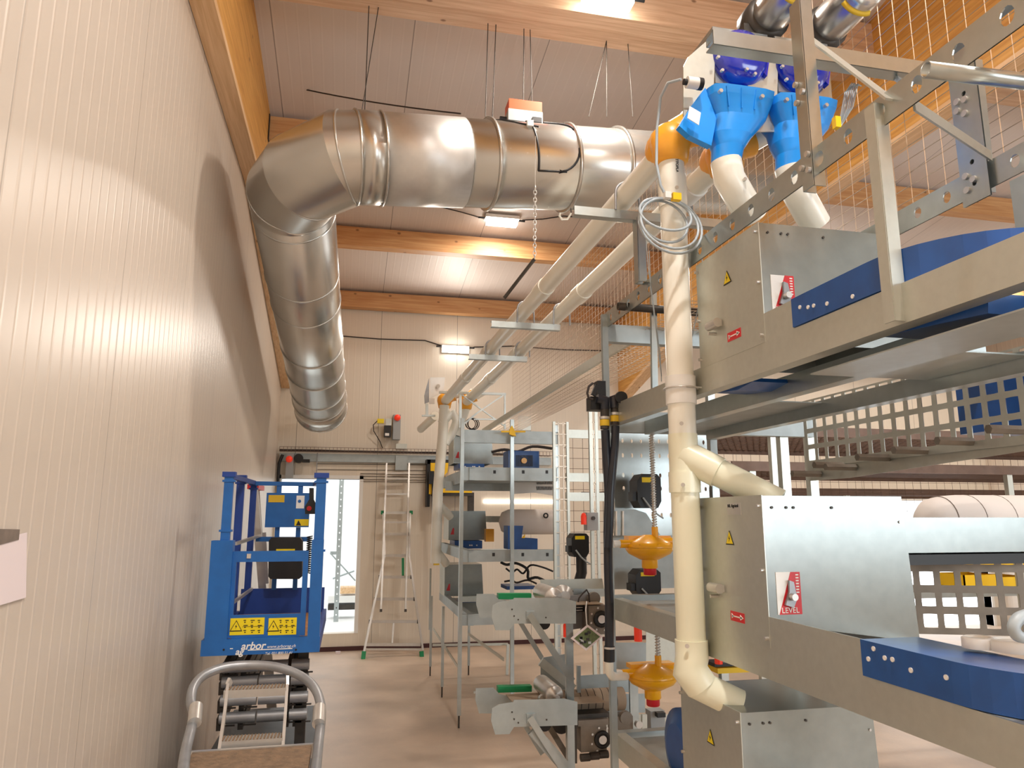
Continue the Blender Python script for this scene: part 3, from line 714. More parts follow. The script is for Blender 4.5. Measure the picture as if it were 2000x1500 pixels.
mb('galv_warm').beam(aX(1785, 205, 1.33), aX(1935, 305, 1.80), .006, .03, (0, 0, 1)).build('brace', fr)
mb('galv').beam(aY(1700, 115, 2.2), aY(1760, 160, 1.9), .006, .02, (0, 0, 1)).build('brace', fr)
mb('galv').perf(aX(1935, 380, 1.83)+V((0, 0, 0)), (0, 1, 0), Z, .10, .56, [.05], [.06, .13, .36, .43], .008, .008, .005).build('hanger_plate', fr)
mb('galv').chan(aX(1905, 385, 1.845), aX(1880, 130, 1.845), .09, .03, (1, 0, 0), .004, up=(0, 1, 0)).build('hanger_post', fr)
for (px, py) in ((1873, 200), (1888, 195), (1873, 218), (1888, 222), (1890, 345), (1905, 350), (1893, 372)):
    q = aX(px, py, 1.835); mb('alu').cyl(q, q-V((.012, 0, 0)), .011, 8).build('bolt', fr)
mb('galv_dull').box(1.845, 1.85, 1.45, 1.62, 2.25, 2.71).build('hanger_plate', fr)
# steel tube lying across the top
ta, tb = aY(1808, 136, 1.2), aY(2090, 170, 1.17)
t = mb('tube_grey'); t.names = ['alu']; t = mb('galv').pipe(ta, tb, .0178, .003, 24); tag(t.build('steel_tube'), 'open-ended steel tube crossing in front of the punched rail at top right', 'tube')
t = mb('dark_metal').pipe(aX(1207, 598, 1.26), aX(1207, 598, 1.26)+V((.75, 0, -.01)), .02, .003, 20); tag(t.build('steel_tube'), 'dark steel tube end below the near support post, left of the white pipe', 'tube')
# perforated side panel under the upper rail, and the shafts below it
py0 = 3.2
us = [.05+i*.075 for i in range(19)]
b = mb('galv_warm').perf((2.2, py0, 1.985), (0, -1, 0), Z, 1.45, .33, us, [.06, .138, .216, .294], .026, .028, .003, pw=24)
b.build('perforated_panel', fr)
b = mb('galv_warm').perf((2.2, 1.70, 2.03), (0, -1, 0), Z, .9, .33, [.05+i*.075 for i in range(11)], [.06, .138, .216, .294], .026, .028, .003, pw=24)
b.build('perforated_panel', fr)
mb('galv_warm').prism([(2.205, 3.2, 1.99), (2.205, 1.4, 2.02), (2.205, 1.9, 1.97), (2.205, 2.9, 1.92), (2.205, 3.2, 1.92)], (.003, 0, 0)).build('panel_skirt', fr)
for i, (px, py) in enumerate(((1547, 925), (1590, 908), (1612, 912), (1674, 893), (1745, 879), (1830, 861), (1930, 838))):
    q = aX(px, py, 2.05); mb('motor_grey').tube([q, q+V((.15, 0, 0))], .016, 6, smooth=False).build('hex_shaft', fr)
# lower perforated panel right of the middle box
b = mb('motor_grey').perf((1.98, 2.62, 1.30), (.93, -.36, 0), Z, 1.2, .34, [.04+i*.075 for i in range(15)], [.05, .13, .21, .29], .026, .026, .003, pw=24); b.build('perforated_panel', fr)
b = mb('galv_warm').perf((1.85, 1.9, .70), (.4, -1, 0), Z, .9, .40, [.04+i*.07 for i in range(12)], [.11, .29], .024, .08, .003, pw=24); b.build('perforated_panel', fr)
mb('galv_box').box(1.95, 3.6, 2.30, 2.304, 1.62, 1.745).build('trough_side', fr)
mb('galv_box').box(1.95, 3.6, 2.304, 2.5, 1.62, 1.624).build('trough_bottom', fr)
mb('black').box(1.95, 3.6, 2.33, 2.5, 1.575, 1.612).build('rubber_strip', fr)
# white fabric sock lying in the trough behind
t = thing('fabric_duct', (3.0, 3.0, 1.67), 'white fabric tube with sewn seams lying above the bright trough at right', 'fabric tube')
c = aY(1800, 1010, 3.0)
prof = [(.02, 0), (.07, .01), (.105, .05), (.12, .12), (.125, .2)]
b = mb('fabric_white').lathe((c.x, 3.0, c.z-.02), X, prof+[(.126, .9), (.126, 1.9)], 32); b.build('tube', t)
for k in (.10, .25, .42, .60, .8, 1.0): 
    b = mb('tape_grey').tube(arc((c.x+k, 3.0, c.z-.02), (0, 1, 0), (0, 0, 1), .1255 if k > .15 else .118, 0, math.pi*2, 28), .002, 5); b.build('seam', t)

#=BOXES
def bolt_icon(m, c, u, v, n, s):
    """black border triangle with a lightning bolt, on a yellow triangle"""
    tri = lambda k, off: [c+u*(x*s*k)+v*(y*s*k)+n*off for x, y in ((-.5, -.4), (.5, -.4), (0, .5))]
    m.mat('text_black').prism(tri(1.0, 0), n*.0008); m.mat('sticker_yellow').prism(tri(.82, .0008), n*.0008)
    z = [(.05, .25), (-.12, -.02), (.0, -.02), (-.08, -.28), (.14, .04), (.02, .04)]
    m.mat('text_black').prism([c+u*(x*s*.75)+v*(y*s*.75)+n*.0016 for x, y in z], n*.0008)
def box_unit(x0, y0, z0, z1, label, W_=.5, D_=.45, skirt=True, full=True, sc=1.0, slope=True, labelplate=False, group=None):
    t = thing('drive_box', (x0+W_/2, y0+D_/2, z0), label, 'metal box', group)
    yb_, x1, y1 = z0, x0+W_, y0+D_
    b = mb('galv_box')
    zr = z0+(.075 if slope else 0)
    b.prism([(x0, y0, zr if slope else z0), (x0, y0, z1), (x1, y0, z1), (x1+.02, y0, z0 if slope else z0)], (0, .003, 0))
    b.box(x0, x1, y0+.003, y1, z1-.003, z1); b.box(x1-.003, x1, y0+.003, y1, z0, z1); b.box(x0, x1, y1-.003, y1, z0, z1)
    b.build('cover', t)
    door = mb('galv_warm').box(x0-.003, x0, y0-.001, y1, z0, z1+.002).build('door', t)
    if not full: 
        m = mb('red').prism([(x0+.02, y0-.002, z0+.06), (x0+.06, y0-.002, z0+.06), (x0+.06, y0-.002, z0+.13), (x0+.045, y0-.002, z0+.13)], (0, .002, 0)); m.build('level_plate', t)
        return t
    xf = x0-.003; n = V((-1, 0, 0))
    for (yy, q) in ((y0+.012, .06), (y0+.012, .5), (y0+.012, .93), (y1-.012, .93), (y1-.012, .45), (y1-.012, .08)):
        q = z0+(z1-z0)*q; mb('alu').cyl((xf, yy, q), (xf-.012, yy, q), .006, 8).build('screw', t)
    for k, (q, zz_) in enumerate(((.06, .92), (.16, .92), (.21, .92), (.48, .92), (.97, .82))):
        mb('dark_metal' if k < 4 else 'alu').cyl((x0+W_*q, y0, z0+(z1-z0)*zz_), (x0+W_*q, y0-.004, z0+(z1-z0)*zz_), .0045, 8).build('screw', t)
    # latch on the door
    lz = z0+(z1-z0)*.33; ly = y1-.15
    m = mb('alu').cyl((xf-.02, ly-.035, lz), (xf-.02, ly+.035, lz), .017, 16); m.box(xf-.02, xf, ly-.03, ly+.03, lz-.012, lz+.012); lt = m.build('latch', door)
    mb('alu').cyl((xf, ly+.02, lz-.03), (xf-.03, ly+.02, lz-.03), .006, 8).build('latch_pin', door)
    m = MB(); bolt_icon(m, V((xf-.001, y1-.235, z0+(z1-z0)*.70)), V((0, -1, 0)), Z, n, .055); m.build('warning_sticker', door)
    ay, az = y1-.26, z0+.07
    m = mb('red').box(xf-.0015, xf, ay-.045, ay+.045, az-.016, az+.016); m.build('arrow_sticker', door)
    m = mb('text_white').box(xf-.0025, xf-.0015, ay-.033, ay+.033, az-.002, az+.002)
    m.prism([(xf-.0025, ay-.04, az), (xf-.0025, ay-.02, az+.009), (xf-.0025, ay-.02, az-.009)], (.001, 0, 0)); m.prism([(xf-.0025, ay+.022, az), (xf-.0025, ay+.036, az+.009), (xf-.0025, ay+.036, az-.009)], (.001, 0, 0)); m.build('arrow_mark', door)
    if labelplate:
        m = mb('alu').box(xf-.002, xf, y0+.13, y0+.22, z1-.06, z1-.02); m.build('label_plate', door)
        text('NL Agricol', door, 'lettering', V((xf-.0025, y0+.215, z1-.035)), -Y, Z, .016, 'text_black')
    # LEVEL plate on the side facing the camera
    px0, pz0 = x0+.03, z0+.10; pw_, ph_ = .085, .13; yf = y0-.002
    m = mb('white_plastic').box(px0, px0+pw_, yf, y0, pz0, pz0+ph_); lvp = m.build('level_plate', t)
    m = mb('red').prism([(px0+.005, yf-.0008, pz0), (px0+pw_, yf-.0008, pz0), (px0+pw_, yf-.0008, pz0+ph_), (px0+.052, yf-.0008, pz0+ph_)], (0, .0008, 0)); m.build('level_scale', lvp)
    for k in range(7):
        q = pz0+.065+k*.009; mb('text_white').box(px0+pw_-.016, px0+pw_-.006, yf-.0016, yf-.0008, q, q+.004).build('scale_mark', lvp)
    text('LEVEL', lvp, 'lettering', V((px0+.012, yf-.0018, pz0+.005)), X, Z, .024, 'text_white')
    mb('tube_grey').prism([(px0+.022, yf-.012, pz0+.03), (px0+.05, yf-.012, pz0+.022), (px0+.064, yf-.012, pz0+.05), (px0+.055, yf-.012, pz0+.10), (px0+.04, yf-.012, pz0+.105), (px0+.038, yf-.012, pz0+.07)], (0, .01, 0)).build('lever', lvp)
    mb('alu').cyl((px0+.045, yf-.03, pz0+.055), (px0+.045, yf, pz0+.055), .011, 12).build('lever_knob', lvp)
    return t
box_unit(RXF, 2.06, 2.305, 2.715, 'uppermost of the three near grey metal boxes, below the hoppers', slope=False)
box_unit(RXF, 2.14, 1.345, 1.815, 'middle one of the three near grey metal boxes, bright glare on its side', W_=.52, labelplate=True)
box_unit(RXF, 2.35, .66, 1.105, 'lowest of the three near grey metal boxes, cut off by the bottom edge', slope=False)
mb('galv_warm').box(RXF-.002, RXF+.001, 1.71, 2.14, 1.35, 1.44).build('skirt_plate', fr)
mb('galv_warm').box(RXF-.002, RXF+.001, 1.905, 2.06, 2.31, 2.40).build('skirt_plate', fr)
def corner_cover(x0, ya, yb_, R_, z0, z1, label, holes, wd=.17, xe=1.95):
    c = V((x0+R_, yb_, 0))
    out = [V((x0, ya, z0)), V((x0, yb_, z0))]+[V((c.x-R_*math.cos(a), yb_-R_*math.sin(a), z0)) for a in [i*math.pi/2/10 for i in range(1, 11)]]+[V((xe, yb_-R_, z0))]
    r2 = max(.02, R_-wd)
    inn = [V((xe, yb_-R_+wd, z0))]+[V((c.x-r2*math.cos(a), yb_-r2*math.sin(a), z0)) for a in [math.pi/2-i*math.pi/2/10 for i in range(0, 11)]]+[V((x0+wd, ya, z0))]
    t = thing('corner_cover', tuple(V((x0+.1, ya-.2, z0))), label, 'plastic cover')
    O, I = out, inn[::-1]
    # top ring surface as quads between outer and inner, plus walls
    b = mb('blue_housing'); k = len(O)
    I2 = [I[0]]+I[1:]
    while len(I2) < k: I2.insert(1, I[0].lerp(I[1], .5))
    I2 = I2[:k]
    H = V((0, 0, z1-z0))
    b.add([*O, *I2, *[q+H for q in O], *[q+H for q in I2]], sum([[(i, i+1, k+i+1, k+i), (2*k+i, 3*k+i, 3*k+i+1, 2*k+i+1), (i, 2*k+i, 2*k+i+1, i+1), (k+i, k+i+1, 3*k+i+1, 3*k+i)] for i in range(k-1)], [])+[(0, k, 3*k, 2*k), (k-1, 3*k-1, 4*k-1, 2*k-1)])
    b.build('shell', t)
    for (px, py) in holes:
        q = aX(px, py, x0); mb('white_plastic').cyl(q+V((.001, 0, 0)), q-V((.003, 0, 0)), .006, 10).build('hole_plug', t)
    return t
corner_cover(1.292, 1.90, 1.56, .30, 2.312, 2.40, 'curved blue cover above the upper rail, right of the upper grey box', [(1563, 600), (1579, 600), (1590, 597), (1616, 593), (1666, 579)])
corner_cover(1.292, 1.71, 1.42, .28, 1.352, 1.44, 'curved blue cover on the middle rail at the right edge of the picture', [(1697, 1287), (1707, 1267), (1729, 1285), (1744, 1288), (1780, 1309), (1849, 1323)])
for pts, lb in (([(1395, 768), (1440, 762), (1470, 745), (1468, 738), (1420, 745)], 'small blue cover seen from below under the upper rail, by the white pipe'), ([(1720, 658), (1800, 640), (1930, 612), (1930, 572), (1800, 600)], 'blue cover seen from below under the upper rail at right')):
    tag(mb('blue_housing').prism([aX(x, y, 1.36) for x, y in pts], (.14, 0, 0)).build('corner_cover'), lb, 'plastic cover')
for i, (x, y, z) in enumerate(((2.30, 2.18, 2.06), (2.30, 1.60, 2.10))):
    t = thing('motor_cover', (x+.2, y, z), ('dark blue housing behind the perforated panel, left one', 'dark blue housing behind the perforated panel, right one')[i], 'housing')
    mb('blue_housing').box(x, x+.5, y-.25, y+.18, z, z+.25).build('shell', t)
mb('blue_housing').cur
t = thing('motor_cover', (1.45, 3.0, .70), 'dark blue rounded cover low down left of the lowest grey box', 'housing')
mb('blue_housing').lathe((1.36, 3.0, .80), (1, .0, 0), [(.10, 0), (.16, .02), (.16, .3), (.12, .32)], 28).build('shell', t)

#=WIRE FENCE on top of the near row and its floor mesh
def mesh_sheet(name, o, u, v, L_, H_, pu, pv, r, label, m='wire', parent=None):
    o, u, v = V(o), V(u), V(v); b = mb(m)
    for i in range(int(L_/pu)+1): b.tube([o+u*i*pu, o+u*i*pu+v*H_], r, 4, caps=False, smooth=False)
    for j in range(int(H_/pv)+1): b.tube([o+v*j*pv, o+v*j*pv+u*L_], r, 4, caps=False, smooth=False)
    x = b.build(name, parent)
    if not parent: tag(x, label, 'wire mesh')
    return x
mesh_sheet('wire_fence', (1.93, .5, 2.82), (0, 1, 0), (0, 0, 1), 8.2, 1.4, .075, .05, .0016, 'tall wire mesh fence standing on the near cage row, seen against the ceiling')
mesh_sheet('wire_floor', (1.52, 3.0, 2.735), (0, 1, 0), (1, 0, 0), 5.4, .40, .05, .05, .0018, 'narrow wire mesh tray running away from the near frame towards the far cage row')
mb2 = mb('galv_warm').box(1.50, 1.52, 3.57, 8.4, 2.70, 2.76); tag(mb2.build('tray_rail'), 'long galvanized rail along the wire mesh tray between the two frames', 'rail')

#=MIDDLE MACHINERY
def pbox(m, px0, px1, py0, py1, Yv, dep, mt=None):
    a, b = aY(px0, py1, Yv), aY(px1, py0, Yv)
    if mt: m.mat(mt)
    return m.box(a.x, b.x, Yv, Yv+dep, a.z, b.z)
def ppoly(m, pts, Yv, t, mt=None):
    if mt: m.mat(mt)
    return m.prism([aY(x, y, Yv) for x, y in pts], (0, t, 0))
def box_thing(name, px0, px1, py0, py1, Yv, dep, m, label, cat):
    a, b = aY(px0, py1, Yv), aY(px1, py0, Yv)
    t = thing(name, ((a.x+b.x)/2, Yv+dep/2, a.z), label, cat); pbox(mb(m), px0, px1, py0, py1, Yv, dep).build('body', t); return t
def disc(t, px, py, Yv, r, m, nm, dep=.02):
    q = aY(px, py, Yv); return mb(m).cyl(q, q-V((0, dep, 0)), r, 20).build(nm, t)
# black hoses with manifold
hs = thing('water_hose', tuple(aY(1190, 1290, 3.42)), 'pair of black hoses hanging from a black valve beside the slim grey post', 'hose')
mb('rubber').tube([aY(x, y, 3.42) for x, y in ((1182, 840), (1184, 880), (1187, 930), (1189, 970), (1187, 1040), (1188, 1110), (1190, 1180), (1190, 1265))], .0215, 14).build('hose', hs)
mb('rubber').tube([aY(x, y, 3.40) for x, y in ((1202, 832), (1201, 870), (1196, 920), (1192, 965), (1191, 1010), (1188, 1070))], .0205, 14).build('hose', hs)
for (x, y0, y1) in ((1181, 800, 838), (1201, 795, 830)):
    mb('dark_metal').cyl(aY(x, y0, 3.42), aY(x, y1, 3.42), .022, 14).build('coupling', hs)
    mb('alu').cyl(aY(x, y1-24, 3.42), aY(x, y1-19, 3.42), .026, 14).build('hose_clamp', hs)
    mb('amber_plastic' if 0 else 'tape').cyl(aY(x, y1-18, 3.42), aY(x, y1-6, 3.42), .0245, 14).build('coloured_ring', hs)
mb('rubber').tube([aY(1181, 800, 3.42), aY(1181, 782, 3.42), aY(1166, 778, 3.42)], .024, 12).build('elbow', hs)
mb('rubber').tube([aY(1201, 797, 3.42), aY(1200, 782, 3.42), aY(1215, 776, 3.42)], .026, 12).build('elbow', hs)
mb('black').cyl(aY(1212, 776, 3.40), aY(1214, 776, 3.36), .030, 16).build('open_end', hs)
v = mb('black'); pbox(v, 1168, 1183, 744, 785, 3.42, .06); pbox(v, 1154, 1180, 775, 800, 3.43, .07); v.build('solenoid_valve', hs)
mb('dark_cable').tube([aY(x, y, 3.41) for x, y in ((1158, 748), (1150, 755), (1147, 768), (1150, 778), (1158, 780))], .006, 8).build('valve_lead', hs)
mb('black').beam(aY(1158, 772, 3.42), aY(1166, 752, 3.42), .018, .02).build('valve_handle', hs)
mb('black').cyl(aY(1190, 1262, 3.42), aY(1190, 1292, 3.42), .026, 14).build('lower_coupling', hs)
mb('alu').cyl(aY(1190, 1263, 3.42), aY(1190, 1267, 3.42), .028, 14).build('hose_clamp', hs)
mb('pvc').tube([aY(1190, 1290, 3.42), aY(1190, 1312, 3.44), aY(1195, 1321, 3.48), aY(1222, 1321, 3.68)], .020, 14).build('white_elbow', hs)
def regulator(px, py, Yv, label, rise):
    c = aY(px, py, Yv); t = thing('pressure_regulator', tuple(c-Z*.13), label, 'regulator')
    R_ = .125
    mb('amber_plastic').lathe(c-Z*.06, Z, [(.05, 0), (.11, .03), (R_, .05), (R_, .062)], 32).build('lower_bowl', t)
    mb('amber_plastic').lathe(c+Z*.003, Z, [(R_, 0), (R_, .012), (.105, .03), (.05, .055), (.03, .065)], 32).build('upper_bowl', t)
    mb('amber_plastic').lathe(c-Z*.105, Z, [(.038, 0), (.042, .005), (.042, .05)], 24).build('neck', t)
    mb('red').lathe(c-Z*.14, Z, [(.030, 0), (.034, .004), (.034, .035)], 24).build('red_collar', t)
    mb('amber_plastic').tube([c+V((-.165, 0, .022)), c+V((-.06, 0, .022))], .022, 14).build('side_port', t)
    mb('amber_plastic').tube([c+V((.05, 0, .03)), c+V((.18, 0, .03))], .024, 14).build('side_port', t)
    mb('white_plastic').tube([c+V((-.20, 0, .022)), c+V((-.165, 0, .022))], .019, 14).build('port_nut', t)
    b = mb('amber_plastic').box(c.x-.11, c.x+.13, c.y+.01, c.y+.08, c.z+.04, c.z+.062); b.build('bracket', t)
    for k in range(8): mb('amber_plastic').cyl(c+V((.115*math.cos(k*.785), .115*math.sin(k*.785), .0)), c+V((.115*math.cos(k*.785), .115*math.sin(k*.785), .022)), .009, 8).build('bolt_boss', t)
    tx = c+V((.022, -.03, .05))
    if rise > .1:
        mb('alu').cyl(tx, tx+Z*rise, .009, 12).build('sight_tube', t)
        b = mb('stainless'); n = int(rise/.016)
        b.tube([tx+V((.014*math.cos(k*1.05), .014*math.sin(k*1.05), .06+k*rise/(n*6)*.85)) for k in range(n*6)], .0022, 4); b.build('spring', t)
        mb('amber_plastic').cyl(tx+Z*(rise-.01), tx+Z*(rise+.045), .016, 12).build('cap', t)
        mb('amber_plastic').cyl(tx-Z*.02, tx+Z*.06, .017, 12).build('foot', t)
    return t
regulator(1268, 1070, 3.7, 'upper amber pressure regulator with a tall spring tube, left of the white pipe', aY(1275, 812, 3.7).z-aY(1275, 1045, 3.7).z)
regulator(1274, 1322, 3.7, 'lower amber pressure regulator with a red end, near the white pipe elbow', .30)
def black_motor(px0, px1, py0, py1, Yv, label):
    a, b = aY(px0, py1, Yv), aY(px1, py0, Yv); c = (a+b)/2
    t = thing('control_motor', (c.x, Yv, a.z), label, 'motor'); w_, h_ = (b.x-a.x)/2, (b.z-a.z)/2
    pts = [(-1, -.6), (-.7, -1), (.7, -1), (1, -.6), (1, .75), (.7, 1), (-.6, 1), (-1, .6)]
    mb('black').prism([V((c.x+x*w_, Yv, c.z+z*h_)) for x, z in pts], (0, .12, 0)).build('housing', t)
    mb('black').box(c.x-w_*1.35, c.x-w_*.9, Yv+.01, Yv+.08, c.z-h_*.6, c.z-h_*.05).build('terminal_box', t)
    mb('sticker_yellow').box(c.x-w_*.6, c.x+w_*.5, Yv-.002, Yv, c.z+h_*.5, c.z+h_*.8).build('warning_label', t)
    mb('grey_cable').tube([V((c.x-w_*.6, Yv-.01, c.z-h_*.4)), V((c.x-w_*.1, Yv-.03, c.z-h_*1.0)), V((c.x+w_*.6, Yv-.01, c.z-h_*1.4)), V((c.x+w_*1.1, Yv, c.z-h_*1.6))], .005, 6).build('lead', t)
    return t
black_motor(1246, 1290, 926, 992, 3.95, 'black motor with a yellow label behind the tall spring tube')
black_motor(1243, 1290, 1112, 1165, 3.95, 'black motor under the red end of the upper amber regulator')
black_motor(1117, 1150, 1042, 1088, 4.6, 'black motor with a thick neck between the wire mesh posts')
mb('black').tube([aY(1135, 1082, 4.66), aY(1136, 1118, 4.66), aY(1128, 1146, 4.66)], .035, 14).build('neck', [o for o in bpy.data.objects if o.name == 'control_motor.002'][0])
# panels behind (end wall of the row) with rows of small slots
ep = thing('end_panel', tuple(aY(1260, 1165, 4.2)), 'large galvanized end panel with rows of small slots, left of the white pipe', 'panel')
a, b_ = aY(1202, 1046, 4.2), aY(1345, 848, 4.2)
us = [.06+i*.06 for i in range(int((b_.x-a.x+.1)/.06))]
zz_ = b_.z-a.z
mb('galv').perf((a.x, 4.2, a.z), X, Z, b_.x-a.x+.12, zz_, us, [.12, .28, .36, zz_-.14, zz_-.05], .008, .014, .003).build('slotted_sheet', ep)
mb('galv_dull').prism([aY(x, y, 4.05) for x, y in ((1200, 1046), (1200, 995), (1240, 995), (1262, 1002), (1290, 1046))], (0, .004, 0)).build('guide_sheet', ep)
for x in (1204, 1217): mb('white_plastic').cyl(aY(x, 998, 4.04), aY(x, 1046, 4.04), .006, 8).build('white_rod', ep)
mb('galv_dull').box(*[v for v in (aY(1200, 1150, 4.2).x, aY(1345, 1150, 4.2).x, 4.2, 4.204, aY(1250, 1150, 4.2).z, a.z)]).build('lower_sheet', ep)
bx = box_thing('control_box', 1147, 1168, 1001, 1036, 5.52, .08, 'grey_box', 'grey switch box with an orange-red lamp between the mesh posts', 'switch box')
def beacon(px, py, Yv, r, h_, parent=None, label=None):
    q = aY(px, py, Yv); b = mb('lamp_red').lathe(q-Z*h_/2, Z, [(r, 0), (r, h_*.7), (r*.7, h_*.93), (r*.2, h_)], 20)
    o = b.build('warning_lamp', parent)
    if label: tag(o, label, 'warning lamp')
beacon(1140, 1013, 5.5, .022, .09, bx)
disc(bx, 1158, 1012, 5.52, .014, 'dark_metal', 'button')
# conveyors
def conveyor(dy, nm, top):
    """dy: pixel rows are taken from the upper conveyor; the lower one is 0.60 m below"""
    sh = V((0, 0, dy))
    P = lambda x, y, Yv: aY(x, y, Yv)+sh
    t = thing('manure_conveyor', tuple(P(1090, 1235, 4.1)), nm, 'conveyor')
    near = [(962, 1182), (975, 1175), (1002, 1172), (1004, 1168), (1100, 1168), (1125, 1175), (1125, 1218), (1004, 1218), (995, 1231), (968, 1231), (960, 1205)]
    mb('galv_dull').prism([P(x, y, 3.9) for x, y in near], (0, .005, 0)).build('near_side_plate', t)
    far = [(931, 1160), (965, 1160), (975, 1172), (1010, 1180), (1100, 1178), (1100, 1215), (985, 1215), (970, 1208), (937, 1207), (930, 1180)]
    mb('galv_dull').prism([P(x, y, 4.25) for x, y in far], (0, .005, 0)).build('far_side_plate', t)
    q0, q1 = P(972, 1164, 4.30), P(1036, 1164, 4.30)
    mb('green').beam(q0, q1, .05, .032).build('green_scraper', t)
    r0 = P(1063, 1217, 3.93); mb('black').cyl(r0, r0+V((0, .3, 0)), .034, 18).build('end_roller', t)
    r1 = P(1082, 1166, 4.0); mb('alu').lathe(r1, (0, 1, 0), [(.012, -.06), (.012, 0), (.045, 0), (.05, .02), (.05, .28)], 24).build('drive_roller', t)
    for (x, y) in ((1000, 1190), (1004, 1203), (1012, 1210), (1066, 1206)):
        q = P(x, y, 3.9); mb('dark_metal').cyl(q, q-V((0, .004, 0)), .004, 8).build('hole', t)
    mb('galv_dull').box(P(1028, 1196, 3.89).x, P(1044, 1196, 3.89).x, 3.885, 3.9, P(1028, 1211, 3.89).z, P(1028, 1194, 3.89).z).build('bracket', t)
    mb('galv').beam(P(1034, 1200, 3.87), P(1118, 1330, 3.87), .034, .006, (0, 1, 0)).build('strut', t)
    mb('galv').beam(P(1016, 1215, 4.22), P(1058, 1285, 4.22), .026, .006, (0, 1, 0)).build('strut', t)
    # belt
    b0, b1 = P(1010, 1184, 3.95), P(1180, 1184, 3.95)
    mb('brown_belt').box(b0.x, b1.x, 3.96, 4.24, b0.z-.004, b0.z).build('belt', t)
    return t
conveyor(0, 'upper belt conveyor end with pale side plates and a green scraper', True)
dz = aY(1000, 1375, 3.9).z-aY(1000, 1175, 3.9).z
conveyor(dz, 'lower belt conveyor end with pale side plates and a green scraper', False)
# machine stand behind: column, cabinet sheets, motors, brown roller
st = thing('conveyor_stand', (aY(1122, 1400, 3.95).x, 4.1, 0), 'galvanized stand and sheet housing carrying the two conveyor ends', 'machine frame')
a, b_ = aY(1116, 1500, 3.95), aY(1131, 1180, 3.95); mb('galv').chan((a.x, 3.95, 0), (a.x, 3.95, b_.z), .04, .03, (0, 1, 0), .004, up=(1, 0, 0)).build('column', st)
def sheet(nm, pts, Yv, m='galv_dull', parent=None): return ppoly(mb(m), pts, Yv, .004).build(nm, parent or st)
sheet('housing_sheet', [(1056, 1285), (1120, 1275), (1120, 1350), (1056, 1350)], 4.5)
sheet('housing_sheet', [(1130, 1320), (1238, 1312), (1238, 1352), (1130, 1352)], 4.42)
sheet('housing_sheet', [(1130, 1355), (1260, 1355), (1260, 1392), (1130, 1392)], 4.3)
sheet('housing_sheet', [(1200, 1255), (1262, 1255), (1262, 1306), (1215, 1308), (1200, 1306)], 4.0)
sheet('cover_sheet', [(1055, 1132), (1176, 1130), (1180, 1150), (1158, 1152), (1058, 1152)], 4.35, 'galv_warm')
sheet('cover_sheet', [(1120, 1150), (1186, 1150), (1186, 1165), (1120, 1165)], 4.2, 'galv')
sheet('cover_sheet', [(1100, 1165), (1148, 1160), (1150, 1225), (1102, 1232)], 4.1, 'tube_grey')
sheet('rear_sheet', [(1130, 1395), (1336, 1395), (1336, 1460), (1130, 1460)], 4.55, 'galv_warm')
sheet('rear_sheet', [(1262, 1165), (1345, 1165), (1345, 1300), (1262, 1300)], 4.5, 'galv_warm')
q = aY(1077, 1372, 4.15); b = mb('brown_belt').cyl(q, V((q.x+.42, q.y, q.z)), .062, 28); b.build('paper_roller', st)
for k in range(9):
    zc = q+V((.03+k*.042, 0, 0)); mb('dark_cable').tube(arc(zc, (0, -1, 0), Z, .0628, -1.0, 1.5, 12), .0018, 4).build('printed_line', st)
mb('alu').cyl(aY(1048, 1366, 4.15), aY(1077, 1370, 4.15), .014, 12).build('shaft', st)
mb('dark_metal').cyl(aY(1055, 1366, 4.15), aY(1060, 1367, 4.15), .045, 20).build('sprocket', st)
mb('alu').lathe(aY(1098, 1163, 4.15), (0, -1, 0), [(.06, 0), (.06, .03), (.03, .045), (.03, .06)], 24).build('bearing', st)
def gear_motor(px0, px1, py0, py1, Yv, cx, cy, label, ribs=False):
    t = box_thing('gear_motor', px0, px1, py0, py1, Yv, .16, 'motor_grey', label, 'motor')
    for o_ in [o for o in bpy.data.objects if o.parent == t]: o_.name = 'gearbox'
    q = aY(cx, cy, Yv); mb('black').lathe(q, (0, -1, 0), [(.045, 0), (.045, .012), (.028, .014), (.028, .004)], 24).build('shaft_seal', t)
    mb('alu').cyl(q, q-V((0, .014, 0)), .022, 20).build('shaft', t)
    for k in range(8):
        a = k*math.pi/4+.3; s = q+V((.062*math.cos(a), 0, .062*math.sin(a))); mb('alu').cyl(s, s-V((0, .006, 0)), .006, 6).build('bolt', t)
    if ribs:
        mb('motor_grey').box(aY(px0-6, 0, Yv).x*0+aY(px0, py0, Yv).x-.02, aY(px1, py0, Yv).x+.01, Yv-.01, Yv+.17, aY(px0, py0, Yv).z-.02, aY(px0, py0, Yv).z+.01).build('top_flange', t)
    return t
gear_motor(1151, 1184, 1182, 1240, 3.98, 1174, 1209, 'grey gear motor half behind the black hose, beside the upper conveyor')
gear_motor(1135, 1184, 1410, 1470, 3.98, 1176, 1444, 'large grey-brown gear motor beside the lower conveyor', True)
t = box_thing('gear_motor', 1128, 1190, 1392, 1405, 4.0, .2, 'dark_metal', 'dark mounting bar above the large gear motor by the lower conveyor', 'bracket'); t.name = 'mounting_bar'
bx = box_thing('relay_block', 1123, 1141, 1176, 1195, 4.06, .03, 'black', 'small black relay block on the grey motor housing', 'relay')
for k in range(3):
    pbox(mb('alu'), 1126, 1138, 1180+k*5.5, 1182+k*5.5, 4.052, .008).build('terminal', bx)
mb('dark_cable').tube([aY(x, y, 4.04) for x, y in ((1129, 1176), (1131, 1168), (1137, 1160), (1146, 1152), (1150, 1160), (1152, 1180), (1152, 1215))], .004, 6).build('lead', bx)
pc = thing('circuit_board', tuple(aY(1147, 1270, 3.9)), 'small square circuit board hanging on its corner by a wire', 'circuit board')
c4 = [aY(x, y, 3.9) for x, y in ((1115, 1247), (1148, 1220), (1178, 1243), (1145, 1271))]
